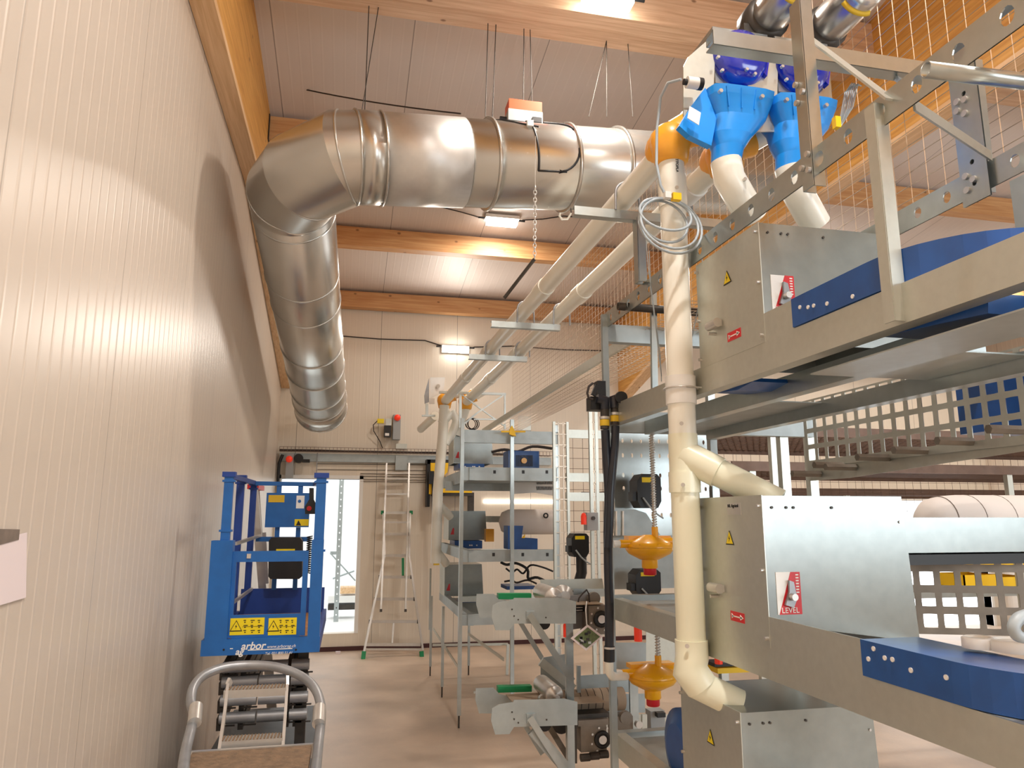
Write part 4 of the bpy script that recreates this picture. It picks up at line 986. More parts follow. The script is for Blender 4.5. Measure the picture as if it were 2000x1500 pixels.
mb('paper').prism(c4, (0, .006, 0)).build('board_frame', pc)
cm = sum(c4, V())/4; mb('pcb').prism([cm+(q-cm)*.8-V((0, .003, 0)) for q in c4], (0, .003, 0)).build('board', pc)
for k in range(9):
    q = cm+V((random.uniform(-.04, .04), -.008, random.uniform(-.03, .03))); mb(('black', 'alu', 'dark_metal')[k % 3]).box(q.x-.008, q.x+.008, q.y, q.y+.006, q.z-.006, q.z+.006).build('component', pc)
mb('alu').tube([aY(1146, 1222, 3.9), aY(1144, 1190, 3.9), aY(1146, 1175, 3.95)], .004, 6).build('hanging_wire', pc)
beacon(1107, 1228, 3.97, .02, .085, None, 'red warning lamp under the upper conveyor, left of the circuit board')
beacon(1246, 1232, 3.6, .02, .10, None, 'red warning lamp above the lower amber regulator')
t = box_thing('yellow_bracket', 1402, 1480, 1302, 1316, 3.2, .1, 'yellow', 'yellow bar behind the white elbow pipe, above the lowest grey box', 'bar')
beacon(1403, 1283, 3.22, .018, .06, t)
pbox(mb('black'), 1396, 1440, 1294, 1303, 3.22, .1).build('mount', t)
box_thing('switch_cabinet', 1272, 1298, 1388, 1430, 4.3, .08, 'grey_box', 'small grey electric box below the lower amber regulator', 'switch box')
# mesh posts between the rows
def mesh_post(px, py0, Yv, Zt, w_, label):
    q = aZ(px, 1100, 0) if 0 else aY(px, py0, Yv); t = thing('mesh_post', (q.x, Yv, 0), label, 'post')
    for s in (-1, 1): mb('galv_warm').box(q.x+s*w_/2-.012, q.x+s*w_/2+.012, Yv, Yv+.03, 0, Zt).build('upright', t)
    b = mb('wire')
    k = .1
    while k < Zt: b.box(q.x-w_/2, q.x+w_/2, Yv+.005, Yv+.011, k, k+.006); k += .1
    for s in (-.17, .17): b.box(q.x+s*w_-.003, q.x+s*w_+.003, Yv+.005, Yv+.011, 0, Zt)
    b.build('mesh_strip', t); return t
mesh_post(1096, 870, 6.5, 2.62, .13, 'ladder-like wire mesh post at the corner of the far cage row')
mesh_post(1160, 870, 5.6, 2.60, .05, 'slim mesh post right of the ladder-like mesh post')
for i, (y, z) in enumerate(((845, 0), (930, 0), (968, 0))):
    a, b_ = aY(1106, y, 6.6), aY(1160, y, 6.6)
    tag(mb('galv_warm').box(a.x, b_.x+.5, 6.6, 6.63, a.z-.05, a.z+.03).build('cross_rail'), ('upper', 'middle', 'lower')[i]+' galvanized cross rail between the two mesh posts', 'rail')
mesh_sheet('wire_mesh', (2.0, 6.75, 1.3), (1, 0, 0), (0, 0, 1), 5.5, 1.2, .10, .10, .002, 'wire mesh front of the cages behind the two mesh posts', 'rust_mesh')
# decks of the rows further back, running to the right
for i, (z0, y0, y1, lab) in enumerate(((2.36, 4.6, 6.2, 'brown wire deck of the rear cages, highest one'), (2.13, 4.9, 6.3, 'brown wire deck of the rear cages, second from the top'), (2.02, 6.9, 8.5, 'brown wire deck of the rear cages, above the bright window strip'))):
    b = mb('rust_mesh').box(2.75, 9.4, y0, y0+.02, z0-.05, z0+.02).box(2.75, 9.4, y1, y1+.02, z0-.04, z0+.02)
    t = thing('cage_deck', (6, (y0+y1)/2, z0-.05), lab, 'cage'); b.build('edge_rail', t)
    b = mb('rust_mesh')
    k = 2.75
    while k < 9.4: b.box(k, k+.012, y0+.02, y1, z0-.01, z0); k += .06
    k = y0+.1
    while k < y1: b.box(2.75, 9.4, k, k+.012, z0-.006, z0); k += .1
    b.build('wire_deck', t)
    for x in (2.9, 5.2, 7.5, 9.3): mb('galv_warm').box(x, x+.05, y0+.02, y0+.06, 0, z0-.05).build('upright', t)
"""yellow crates seen through the lower perforated panel"""
for i, (px0, px1, py0, py1) in enumerate(((1790, 1822, 1080, 1112), (1885, 1945, 1088, 1112), (1950, 2010, 1092, 1118), (1885, 1948, 1122, 1150), (1955, 2015, 1126, 1152))):
    t = thing('yellow_crate', tuple(aY((px0+px1)/2, py1, 5.2)), ('yellow crate seen through the lower perforated panel, next to the middle grey box', 'yellow crate behind the lower perforated panel, upper row', 'yellow crate behind the lower perforated panel, upper row at the edge', 'yellow crate behind the lower perforated panel, lower row', 'yellow crate behind the lower perforated panel, lower row at the edge')[i], 'crate')
    b = mb('yellow'); a, b_ = aY(px0, py1, 5.2), aY(px1, py0, 5.2)
    b.box(a.x, b_.x, 5.2, 5.5, a.z, a.z+.01).box(a.x, b_.x, 5.2, 5.21, a.z, b_.z).box(a.x, b_.x, 5.49, 5.5, a.z, b_.z).box(a.x, a.x+.01, 5.2, 5.5, a.z, b_.z).box(b_.x-.01, b_.x, 5.2, 5.5, a.z, b_.z); b.build('crate_walls', t)
a = aY(1790, 1155, 5.2)
tag(mb('galv').box(a.x-.3, a.x+1.6, 5.15, 5.6, a.z-.05, a.z).build('crate_shelf'), 'galvanized shelf under the yellow crates at right', 'shelf')

#=FAR CAGE ROW
ff = thing('cage_row_frame', (1.3, 7.5, 0), 'galvanized frame of the far cage row with three box levels, left of the mesh post', 'frame')
def fbeam(px0, px1, py0, py1, Yv, nm='cross_beam', m='galv_dull', holes=()):
    a, b_ = aY(px0, py1, Yv), aY(px1, py0, Yv); z0, z1 = a.z, aY(px0, py0, Yv).z
    mb(m).chan((a.x, Yv, (z0+z1)/2), (b_.x, Yv, (z0+z1)/2), z1-z0, .05, (0, 1, 0), .004).build(nm, ff)
    for h in holes:
        q = aY(h, (py0+py1)/2, Yv-.003); mb('black').box(q.x-.012, q.x+.012, q.y-.002, q.y, q.z+.0, q.z+.03).build('slot', ff)
fbeam(905, 1090, 839, 864, 6.52); fbeam(904, 1088, 912, 938, 6.52, holes=(966, 1022, 1068)); fbeam(904, 1088, 1075, 1098, 6.52, holes=(964, 1021, 1069)); fbeam(902, 1000, 1200, 1222, 6.52)
fbeam(870, 1000, 940, 958, 7.6); fbeam(900, 1090, 1165, 1176, 7.4, m='galv_warm')
for py, y_, hpx in ((912, 938, 1), (1075, 1098, 1), (1200, 1222, 1)):
    a, b_ = aY(904, y_, 6.52), aY(904, py, 6.52); z0, z1 = a.z, b_.z
    mb('galv_dull').chan((1.05, 6.5, (z0+z1)/2), (1.05, 8.55, (z0+z1)/2), z1-z0, .05, (1, 0, 0), .004).build('side_rail', ff)
    mb('galv_dull').box(1.1, 1.9, 6.6, 8.5, z0+.02, z0+.024).build('tray', ff)
def fpost(gx, gy, Zt, r=.013, m='galv'):
    mb(m).box(gx-r, gx+r, gy-r, gy+r, .10, Zt).build('post', ff); mb('dark_metal').cyl((gx, gy, 0), (gx, gy, .10), .008, 8).build('levelling_foot', ff)
q = aZ(895, 1420, 0); fpost(q.x, q.y-.03, 2.62, .016)
q2 = aY(1000, 860, 6.46); fpost(q2.x, 6.46, 2.62, .016)
for (px, py, zt) in ((840, 1320, .86), (863, 1362, .86), (915, 1318, .86)):
    q = aZ(px, py, 0); fpost(q.x, q.y, zt+.0)
fpost(1.9, 6.62, 2.6, .02)
mb('galv_warm').beam(aY(846, 1228, 8.3), aY(894, 1302, 7.0), .006, .03).build('brace', ff)
mb('galv_warm').beam(aY(915, 1238, 8.3), aY(984, 1288, 6.6), .006, .03).build('brace', ff)
mb('galv_warm').beam(aY(845, 1260, 8.5), aY(992, 1258, 8.5), .02, .025).build('tie_bar', ff)
mb('galv_warm').beam(aY(992, 1258, 8.4), aY(990, 1318, 8.4), .02, .03).build('tie_bar', ff)
mb('galv_warm').beam(aY(925, 1352, 7.0), aY(1056, 1346, 7.0), .02, .02).build('tie_bar', ff)
# little yellow valve on the post
t = thing('valve_handle', tuple(aY(1002, 850, 6.4)), 'small yellow valve handle on top of a slim far post', 'valve')
mb('yellow').beam(aY(979, 843, 6.4), aY(1026, 843, 6.4), .012, .015).build('lever', t)
ppoly(mb('yellow'), [(996, 838), (1000, 831), (1004, 838), (1008, 852), (1001, 850), (995, 848)], 6.39, .03).build('hub', t)
# boxes, covers
def far_box(px0, px1, py0, py1, Yv, label):
    a, b_ = aY(px0, py1, Yv), aY(px1, py0, Yv)
    return box_unit(a.x, Yv, a.z, aY(px0, py0, Yv).z, label, W_=b_.x-a.x, D_=.42, full=False, slope=False)
far_box(886, 960, 840, 905, 8.1, 'top grey metal box of the far cage row')
far_box(876, 948, 998, 1055, 8.1, 'middle grey metal box of the far cage row')
far_box(868, 941, 1103, 1165, 8.1, 'bottom grey metal box of the far cage row')
def far_cover(px0, px1, py0, py1, Yv, label):
    t = box_thing('corner_cover', px0, px1, py0, py1, Yv, .4, 'blue_housing', label, 'plastic cover')
    for k in (.25, .55, .62, .8):
        disc(t, px0+(px1-px0)*k, (py0+py1)/2+1, Yv, .008, 'white_plastic', 'hole_plug', .004)
far_cover(896, 946, 906, 915, 8.0, 'blue cover under the top grey box of the far cage row')
far_cover(888, 942, 1056, 1072, 8.0, 'blue cover under the middle grey box of the far cage row')
far_cover(888, 930, 1176, 1192, 8.0, 'blue cover under the bottom grey box of the far cage row')
fb = box_thing('fan_box', 993, 1053, 881, 916, 7.0, .25, 'blue_housing', 'square blue fan box with a dark grille on the far cage row', 'fan')
for k in range(14):
    x = 1008+k*2.4; pbox(mb('black'), x, x+1.2, 889, 911, 6.995, .004).build('grille_bar', fb)
disc(fb, 1023, 900, 6.994, .028, 'amber_plastic', 'hub')
bb = thing('blue_hopper', tuple(aY(1020, 1073, 7.0)), 'blue sheet housing with a cut corner on the middle level of the far row', 'housing')
ppoly(mb('blue_housing'), [(992, 1073), (992, 1027), (1022, 1027), (1019, 1050), (1050, 1052), (1050, 1073)], 7.0, .2).build('shell', bb)
ppoly(mb('yellow'), [(1019, 1051), (1026, 1043), (1025, 1051)], 6.99, .01).build('yellow_mark', bb)
box_thing('orange_plate', 949, 965, 1033, 1058, 8.0, .1, 'orange_plastic', 'orange plate beside the middle far grey box', 'plate')
t = box_thing('trough_cover', 958, 1000, 1008, 1020, 7.9, .3, 'galv', 'short bright trough end beside the middle far grey box', 'trough')
t = box_thing('trough_cover', 990, 1045, 1144, 1152, 7.3, .3, 'blue_housing', 'thin blue cover above the upper green scraper', 'cover')
a, b_ = aY(975, 1008, 7.6), aY(1080, 1012, 7.6)
t = thing('fabric_duct', tuple(a-Z*.1), 'cream rounded fabric tube on the middle level of the far cage row', 'fabric tube')
mb('fabric_white').lathe(a-Z*.06, X, [(.02, 0), (.10, .03), (.13, .1), (.13, b_.x-a.x)], 24).build('tube', t)
mb('black').tube(arc(aY(1066, 1007, 7.45), X, Z, .022, 0, 2*math.pi, 16), .008, 6).build('ring', t)
t = thing('inclined_panel', tuple(aY(1040, 960, 7.2)), 'white slanted panel with rows of black slots under the second far beam', 'panel')
ppoly(mb('white_plastic'), [(1000, 935), (1040, 930), (1082, 940), (1082, 968), (1045, 962), (1000, 965)], 7.2, .02).build('sheet', t)
for r_ in range(2):
    for k in range(12): ppoly(mb('black'), [(1048+k*2.8, 939+r_*11), (1049.3+k*2.8, 939+r_*11), (1050.5+k*2.8, 946+r_*11), (1049.2+k*2.8, 946+r_*11)], 7.193, .006).build('slot', t)
a = aY(945, 979, BACK-.03)
tag(mb('led_soft').box(a.x, a.x+1.05, BACK-.03, BACK-.01, a.z-.025, a.z+.02).build('light_strip'), 'long thin glowing light strip on the back wall behind the far cages', 'lamp')
a = aY(1740, 917, BACK-.05)
tag(mb('led_soft').box(a.x, a.x+1.75, BACK-.03, BACK-.01, a.z-.02, a.z+.025).build('light_strip'), 'thin glowing light strip on the back wall seen under the brown decks', 'lamp')
# far down pipe, gallows and brackets
fp = thing('down_pipe', tuple(aY(850, 1100, 8.06)), 'far white vertical pipe in front of the back wall', 'pipe')
mb('pvc').tube([aY(868, 792, 8.0), aY(864, 860, 8.0), aY(855, 960, 7.98), aY(851, 1100, 7.98)], .056, 20).build('pipe', fp)
mb('pvc').tube([aY(862, 828, 8.0), aY(880, 806, 8.0)], .05, 18).build('branch', fp)
mb('pvc').tube([aY(882, 803, 8.0), aY(892, 822, 8.0), aY(882, 850, 8.02), aY(870, 866, 8.02)], .045, 18).build('branch', fp)
mb('pvc').tube([aY(857, 985, 8.0), aY(880, 1010, 8.1)], .045, 18).build('branch', fp)
mb('pvc').tube([aY(852, 1075, 8.0), aY(872, 1102, 8.1)], .045, 18).build('branch', fp)
mb('pvc').tube([aY(850, 812, 8.4), aY(822, 838, 9.2)], .05, 18).build('stub', fp)
fp2 = thing('down_pipe', tuple(aY(883, 850, 8.1)), 'second far white pipe, right of the first far pipe and just behind it', 'pipe')
mb('pvc').tube([F2-Z*.07, aY(892, 850, 8.1)], .05, 18).build('pipe', fp2)
ga = thing('pipe_gallows', tuple(aY(895, 840, 7.7)), 'thin galvanized gallows frame with crossed braces at the far pipe ends', 'frame')
g = lambda x, y: aY(x, y, 7.7)
for nm, p, q, ww in (('top_bar', (858, 766), (988, 770), .03), ('post', (899, 770), (899, 836), .035), ('post', (986, 770), (986, 838), .022), ('brace', (987, 769), (930, 808), .018), ('brace', (930, 808), (902, 832), .025), ('brace', (901, 770), (938, 798), .018), ('brace', (938, 798), (985, 832), .016), ('tie_bar', (925, 819), (968, 819), .018)):
    mb('galv').beam(g(*p), g(*q), ww, ww*.8).build(nm, ga)
t = thing('pulley_bracket', tuple(aY(838, 800, 8.2)), 'upright bracket with a pale square plate left of the far pipe fittings', 'bracket')
ppoly(mb('alu'), [(840, 737), (869, 737), (867, 762), (858, 770), (840, 778)], 8.2, .01).build('plate', t)
ppoly(mb('tube_grey'), [(838, 739), (834, 752), (829, 772), (830, 788), (838, 785)], 8.19, .03).build('side_arm', t)
mb('alu').cyl(aY(856, 754, 8.18), aY(856, 754, 8.14), .022, 14).build('bolt', t)
pbox(mb('white_plastic'), 839, 849, 778, 788, 8.18, .03).build('white_block', t)
mb('galv').chan(aY(834, 788, 8.2), aY(834, 812, 8.2), .03, .03, (0, 1, 0), .004, up=(1, 0, 0)).build('post', t)
mb('galv').beam(aY(824, 812, 8.2), aY(850, 812, 8.2), .03, .02).build('foot_bar', t)
t = thing('coiled_cable', tuple(aY(922, 838, 7.7)), 'coil of dark cable hanging under the far gallows frame', 'cable')
for k in range(4):
    c = aY(922+k*2-3, 828, 7.7); mb('dark_cable').tube(arc(c, X, Z, .055+.006*(k % 2), 0, 2*math.pi, 20), .005, 5, closed=False).build('cable_loop', t)

#=EXTRA MACHINERY CLUTTER
def squiggle(pts, Yv, r, m, label, cat='cable', name='cable'):
    return tag(mb(m).tube(smooth_([aY(x, y, Yv) for x, y in pts]), r, 6).build(name), label, cat)
def smooth_(pts, n=4):
    out = []
    for i in range(len(pts)-1):
        p0, p1, p2, p3 = pts[max(0, i-1)], pts[i], pts[i+1], pts[min(len(pts)-1, i+2)]
        for k in range(n):
            t = k/n; out.append(((p1*2)+(p2-p0)*t+(p0*2-p1*5+p2*4-p3)*t*t+(p1*3-p0-p2*3+p3)*t**3)*.5)
    return out+[pts[-1]]
squiggle([(978, 1098), (990, 1103), (1008, 1100), (1030, 1112), (1032, 1130), (1050, 1128), (1078, 1142)], 7.0, .014, 'black', 'black cable loom hanging under the middle far beam')
squiggle([(988, 1110), (1000, 1118), (1010, 1112), (1022, 1120), (1036, 1104), (1060, 1108), (1080, 1116)], 7.1, .010, 'black', 'second black cable loom under the middle far beam, nearer the mesh post')
squiggle([(985, 1136), (1000, 1134), (1010, 1138), (1030, 1133), (1048, 1140)], 7.2, .010, 'dark_cable', 'dark cable above the thin blue cover of the far row')
squiggle([(960, 853+30), (985, 878), (1010, 882), (1040, 872), (1078, 876)], 7.3, .016, 'dark_cable', 'dark cable run behind the square blue fan box')
squiggle([(1834, 680), (1826, 700), (1832, 722), (1850, 731), (1862, 715), (1852, 690), (1838, 676), (1870, 700), (1905, 690)], 2.1, .006, 'grey_cable', 'loop of grey cable hanging under the upper rail at right')
t = box_thing('grey_bracket', 1866, 1925, 676, 700, 2.2, .05, 'galv', 'small grey bracket beside the grey cable loop at right', 'bracket')
for i, (px, py, r) in enumerate(((1912, 1262, .035), (1985, 1268, .055))):
    q = aZ(px, py, 1.452); tag(mb('white_plastic').lathe(q-Z*.004, Z, [(r, 0), (r, .022), (r*.8, .026), (r*.8, .02)], 28).build('ring_cap'), ('small white ring cap on the blue cover, left of the larger one', 'larger white ring cap on the blue cover at the right picture edge')[i], 'cap')
squiggle([(2010, 1200), (1990, 1208), (1980, 1225), (1988, 1242), (2010, 1248)], 1.25, .012, 'grey_cable', 'grey hose curl above the white ring caps at the right edge', 'hose', 'hose')
# small mechanical parts around the conveyors
for i, (px, py, Yv, r, lab) in enumerate(((1163, 1392, 3.96, .02, 'upper'), (1134, 1400, 3.96, .014, 'left'))):
    pass
sp_ = [o for o in bpy.data.objects if o.name == 'conveyor_stand'][0]
for (x0, y0, x1, y1, Yv, w_, m_) in ((1056, 1292, 1120, 1345, 4.45, .05, 'galv_warm'), (1130, 1300, 1130, 1352, 4.1, .02, 'galv'), (1236, 1300, 1240, 1460, 4.2, .05, 'galv'), (1258, 1395, 1258, 1460, 4.2, .03, 'galv_warm'), (1040, 1425, 1105, 1500, 3.95, .06, 'galv'), (1072, 1418, 1110, 1480, 4.1, .03, 'motor_grey'), (1124, 1395, 1124, 1490, 3.97, .012, 'dark_metal'), (1060, 1155, 1150, 1155, 4.3, .012, 'dark_metal')):
    mb(m_).beam(aY(x0, y0, Yv), aY(x1, y1, Yv), w_, .02, (0, 1, 0)).build('frame_bar', sp_)
for (px, py, Yv, r, m_) in ((1094, 1412, 4.12, .05, 'dark_metal'), (1220, 1400, 4.0, .035, 'motor_grey'), (1245, 1413, 4.1, .02, 'alu'), (1100, 1200, 4.05, .03, 'dark_metal'), (1158, 1168, 4.1, .035, 'motor_grey'), (1060, 1366, 4.1, .03, 'alu')):
    disc(sp_, px, py, Yv, r, m_, 'bearing_cap', .03)
pbox(mb('motor_grey'), 1200, 1236, 1398, 1460, 4.1, .1).build('gear_housing', sp_)
pbox(mb('black'), 1285, 1300, 1392, 1402, 4.25, .04).build('switch_knob', sp_)
for k in range(6): mb('rust_mesh').beam(aY(1258+k*12, 1462, 4.6), aY(1282+k*12, 1436, 4.9), .02, .01, (0, 1, 0)).build('floor_slat', sp_)
for k in range(3):
    q = aY(1134+k*18, 1480-k*3, 3.97); mb('dark_metal').cyl(q, q+V((.05, 0, 0)), .02, 12).build('pin', sp_)

#=SCISSOR LIFT (blue platform lift parked along the left wall)
YL = 4.60
lf = thing('platform_lift', (-.46, 5.2, 0), 'blue scissor platform lift parked against the ribbed left wall', 'lift')
L = lambda x, y, Yv=YL: aY(x, y, Yv)
BL, BD = 'lift_blue', 'lift_blue_dark'
xl, xr = L(392, 1266).x, L(624, 1266).x
zb0, zb1 = L(400, 1282).z, L(400, 1251).z
mb(BL).box(xl, xr, YL, YL+.05, zb0, zb1).build('front_beam', lf)
mb('plywood').box(xl+.03, xr-.03, YL+.06, 5.9, zb1-.05, zb1-.02).build('platform_floor', lf)
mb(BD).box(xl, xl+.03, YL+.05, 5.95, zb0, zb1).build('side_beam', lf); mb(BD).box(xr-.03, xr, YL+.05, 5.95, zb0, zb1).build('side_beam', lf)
zt = L(420, 1056).z
mb(BL).box(xl+.015, xl+.135, YL+.0, YL+.09, zb1, zt).build('left_mast', lf)
mb(BL).box(xr-.072, xr-.004, YL+.0, YL+.09, zb1, zt).build('right_mast', lf)
def up_post(x, y, z0, z1, w_=.05, m=BL, cap=True, cl=True):
    mb(m).box(x-w_/2, x+w_/2, y, y+w_*.8, z0, z1).build('guard_post', lf)
    if cap: mb('lift_blue_dark').box(x-w_*.75, x+w_*.75, y-.01, y+w_*.9, z1-.03, z1).build('post_cap', lf)
    if cl:
        for zc_ in (z0+.05, z1-.06): mb(m).box(x-w_*.7, x+w_*.7, y-.006, y+w_*.95, zc_, zc_+.012).build('post_clip', lf)
ztp = L(445, 921).z
up_post(xl+.085, YL+.02, zt, ztp, .05)
up_post(xr-.034, YL+.02, zt-.12, ztp, .058)
# swing gate between the masts
gx0, gx1 = L(446, 1150).x, L(599, 1150).x
zg1, zg0 = L(500, 1077).z, L(500, 1246).z
gt = mb(BL); gt.box(gx0, gx1, YL+.03, YL+.06, L(500, 1098).z, zg1); gt.build('gate_rail', lf)
for x in (gx0, gx1-.03): mb(BL).box(x, x+.03, YL+.03, YL+.06, zg0, L(500, 1098).z).build('gate_post', lf)
mb(BL).box(gx0+.03, gx1-.03, YL+.03, YL+.05, L(500, 1250).z, L(500, 1202).z).build('toe_panel', lf)
mb('alu').box(L(481, 1088).x, L(489, 1088).x, YL+.02, YL+.03, L(485, 1091).z, L(485, 1082).z).build('gate_latch', lf)
def sticker(x0, x1, y0, y1, Yv, m='sticker_yellow'):
    return pbox(mb(m), x0, x1, y0, y1, Yv-.002, .002)
def danger(x0, x1, y0, y1, Yv):
    o = sticker(x0, x1, y0, y1, Yv).build('warning_sticker', lf)
    m = MB(); h_ = aY(x0, y0, Yv).z-aY(x0, y1, Yv).z; c = aY(x0+(x1-x0)*.19, (y0+y1)/2, Yv-.004); s = h_*.7
    m.mat('text_black').prism([c+V((x*s, 0, z*s)) for x, z in ((-.5, -.4), (.5, -.4), (0, .5))], (0, .001, 0)); m.mat('sticker_yellow').prism([c+V((x*s*.8, -.001, z*s*.8)) for x, z in ((-.5, -.4), (.5, -.4), (0, .5))], (0, .001, 0))
    m.mat('text_black').prism([c+V((x*s*.7, -.002, z*s*.7)) for x, z in ((.05, .25), (-.12, -.02), (.0, -.02), (-.08, -.28), (.14, .04), (.02, .04))], (0, .001, 0))
    w_ = x1-x0
    for i in range(3):
        for j in range(3):
            a = x0+w_*(.40+.2*i); b_ = y0+(y1-y0)*(.14+.28*j)
            pbox(m, a, a+w_*.12*(1 if (i+j) % 2 else .6), b_, b_+(y1-y0)*.05, Yv-.004, .001); pbox(m, a+w_*.02, a+w_*.06, b_+(y1-y0)*.10, b_+(y1-y0)*.16, Yv-.004, .001)
    pbox(m, x0+w_*.37, x0+w_*.96, (y0+y1)/2-.3, (y0+y1)/2+.3, Yv-.004, .001)
    m.build('warning_symbols', lf)
danger(448, 517, 1206, 1241, YL+.03); danger(523, 580, 1206, 1241, YL+.03)
fbm = [o for o in bpy.data.objects if o.name == 'front_beam'][0]
text('arbor', fbm, 'lettering', L(470, 1269, YL-.001), X, Z, .058, 'text_white', True, .25)
text('ag', fbm, 'lettering', L(459, 1279, YL-.001), X, Z, .05, 'text_white', True, .25)
text('www.arborag.ch', fbm, 'lettering', L(521, 1266, YL-.001), X, Z, .024, 'text_white', False, .25)
text('Tel. 021 800 51 41', fbm, 'lettering', L(517, 1279, YL-.001), X, Z, .020, 'text_white', False, .25)
pbox(mb('text_white'), 449, 455, 1266, 1268, YL-.002, .001).build('logo_line', fbm); pbox(mb('text_white'), 484, 571, 1267.5, 1269, YL-.002, .001).build('logo_line', fbm)
for x in (437, 578): disc(lf, x, 1269, YL, .006, 'black', 'hole', .002)
# rear part of the basket
YR = 5.9
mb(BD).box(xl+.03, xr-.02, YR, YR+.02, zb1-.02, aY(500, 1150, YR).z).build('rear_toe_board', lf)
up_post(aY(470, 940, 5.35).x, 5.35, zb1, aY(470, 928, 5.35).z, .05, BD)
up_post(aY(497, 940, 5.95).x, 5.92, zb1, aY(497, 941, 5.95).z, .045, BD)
mb(BL).beam(aY(494, 944, YR), aY(622, 946, YR), .035, .03).build('rear_top_rail', lf)
mb(BL).beam(aY(500, 1053, YR), aY(604, 1053, YR), .03, .035).build('rear_mid_rail', lf)
mb('alu').beam(aY(460, 1062, 5.0), aY(508, 1046, YR), .02, .02).build('side_mid_rail', lf)
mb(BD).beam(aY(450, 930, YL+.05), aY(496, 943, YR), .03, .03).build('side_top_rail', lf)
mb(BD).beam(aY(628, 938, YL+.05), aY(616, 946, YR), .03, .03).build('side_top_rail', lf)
mb('alu').beam(aY(456, 1176, 5.0), aY(492, 1150, YR), .015, .02).build('side_toe_rail', lf)
for x, y0, y1 in ((545, 947, 963), (587, 947, 963), (541, 1030, 1052), (582, 1030, 1052), (535, 1130, 1152), (576, 1130, 1152)):
    pbox(mb(BL), x-5, x+5, y0, y1, YR-.01, .03).build('panel_post', lf)
cpn = pbox(mb(BL), 517, 606, 963, 1030, YR-.04, .03).build('control_panel', lf)
sticker(524, 556, 967, 981, YR-.04, 'tape').build('label', cpn); sticker(578, 595, 968, 993, YR-.04, 'white_plastic').build('label', cpn); 
sticker(575, 603, 1014, 1027, YR-.04).build('label', cpn)
ppoly(mb('text_black'), [(578, 1026), (583, 1016), (588, 1026)], YR-.045, .002).build('label_mark', cpn)
disc(cpn, 585, 979, YR-.043, .012, 'lift_blue', 'label_mark', .002)
bxp = [(530, 1050), (586, 1050), (590, 1056), (590, 1126), (584, 1131), (528, 1131), (524, 1126), (525, 1056)]
ppoly(mb('black'), bxp, YR-.16, .14).build('battery_box', lf)
sticker(539, 576, 1072, 1080, YR-.16).build('label', [o for o in bpy.data.objects if o.name == 'battery_box'][0])
ppoly(mb('black'), [(604, 953), (612, 953), (612, 975), (621, 992), (618, 1004), (596, 1004), (595, 990), (604, 975)], 4.9, .08).build('joystick_box', lf)
disc([o for o in bpy.data.objects if o.name == 'joystick_box'][0], 604, 993, 4.895, .015, 'red', 'stop_button')
b = mb('black'); p0, p1 = L(605, 1047, 4.9), L(602, 1120, 4.9)
b.tube([p0.lerp(p1, k/120)+V((.016*math.cos(k*.9), .016*math.sin(k*.9), 0)) for k in range(121)], .004, 5); b.build('spiral_cable', lf)
# scissor stack, chassis
for i, (y0, y1) in enumerate(((1296, 1310), (1322, 1342), (1357, 1378), (1394, 1410))):
    z = L(500, (y0+y1)/2, 4.75).z
    for s, (xa, xb) in enumerate(((xl+.10, xl+.30), (xl+.31, xl+.47), (xl+.49, xr-.06))):
        mb('tube_grey').cyl((xa, 4.78, z), (xb, 4.78, z), .032, 14).build('pivot_tube', lf)
    for xx in (xl+.09, xl+.21, xl+.47, xr-.13):
        b = mb('dark_metal'); b.beam((xx, 4.84, z-.05), (xx, 5.85, z+.05), .03, .07); b.build('scissor_arm', lf)
        mb('dark_metal').box(xx-.002, xx+.09, 4.83, 4.84, z-.06, z-.052).build('arm_plate', lf)
mb('dark_metal').box(xr-.13, xr-.07, 4.84, 4.90, .2, zb0).build('mast_column', lf)
mb('dark_metal').box(xl+.03, xr-.02, 4.45, 5.95, .12, .36).build('chassis', lf)
mb(BL).box(xl+.02, xl+.16, 4.30, 4.45, .22, .46).build('front_box', lf)
mb(BL).box(xr-.20, xr-.02, 4.30, 4.45, .22, .46).build('front_box', lf)
mb(BL).box(xl+.24, xl+.44, 4.32, 4.45, .42, .55).build('motor_cover', lf)
q = V((xl+.33, 4.315, .50)); mb('red').prism([q+V((-.06, 0, -.02)), q+V((.0, 0, -.02)), q+V((-.02, 0, .03))], (0, .003, 0)).build('red_mark', lf)
mb('alu').cyl((xl+.22, 4.28, .40), (xl+.44, 4.28, .40), .02, 12).build('hydraulic_cylinder', lf)
for x in (xl+.06, xr-.13):
    mb('white_plastic').box(x, x+.05, 4.296, 4.30, .30, .40).build('label', lf)
for x in (xl+.04, xr-.10):
    for y in (4.6, 5.75): mb('rubber').cyl((x, y, .10), (x+.06, y, .10), .10, 24).build('wheel', lf)

#=PLATFORM STEP LADDER nearest the camera
pl = thing('step_ladder', (-.45, 2.6, 0), 'grey platform step ladder with a round hoop handrail, nearest the camera at bottom left', 'ladder')
zd = .83
dk0, dk1 = aZ(376, 1470, zd), aZ(606, 1472, zd)
mb('deck').box(dk0.x, dk1.x, dk0.y-.55, dk0.y, zd-.03, zd).build('platform', pl)
mb('alu').box(dk0.x-.01, dk1.x+.01, dk0.y-.001, dk0.y+.015, zd-.05, zd+.004).build('platform_edge', pl)
def P(x, y, Yv): return aY(x, y, Yv)
yk = dk0.y
hoop = [P(355, 1540, yk-.5), P(362, 1470, yk-.1), P(378, 1400, yk+.15), P(373, 1372, yk+.25), P(378, 1342, yk+.32), P(400, 1318, yk+.38), P(440, 1303, yk+.42), P(490, 1299, yk+.44), P(540, 1303, yk+.42), P(585, 1319, yk+.38), P(613, 1342, yk+.32), P(625, 1370, yk+.25), P(627, 1402, yk+.15), P(620, 1470, yk-.1), P(613, 1540, yk-.5)]
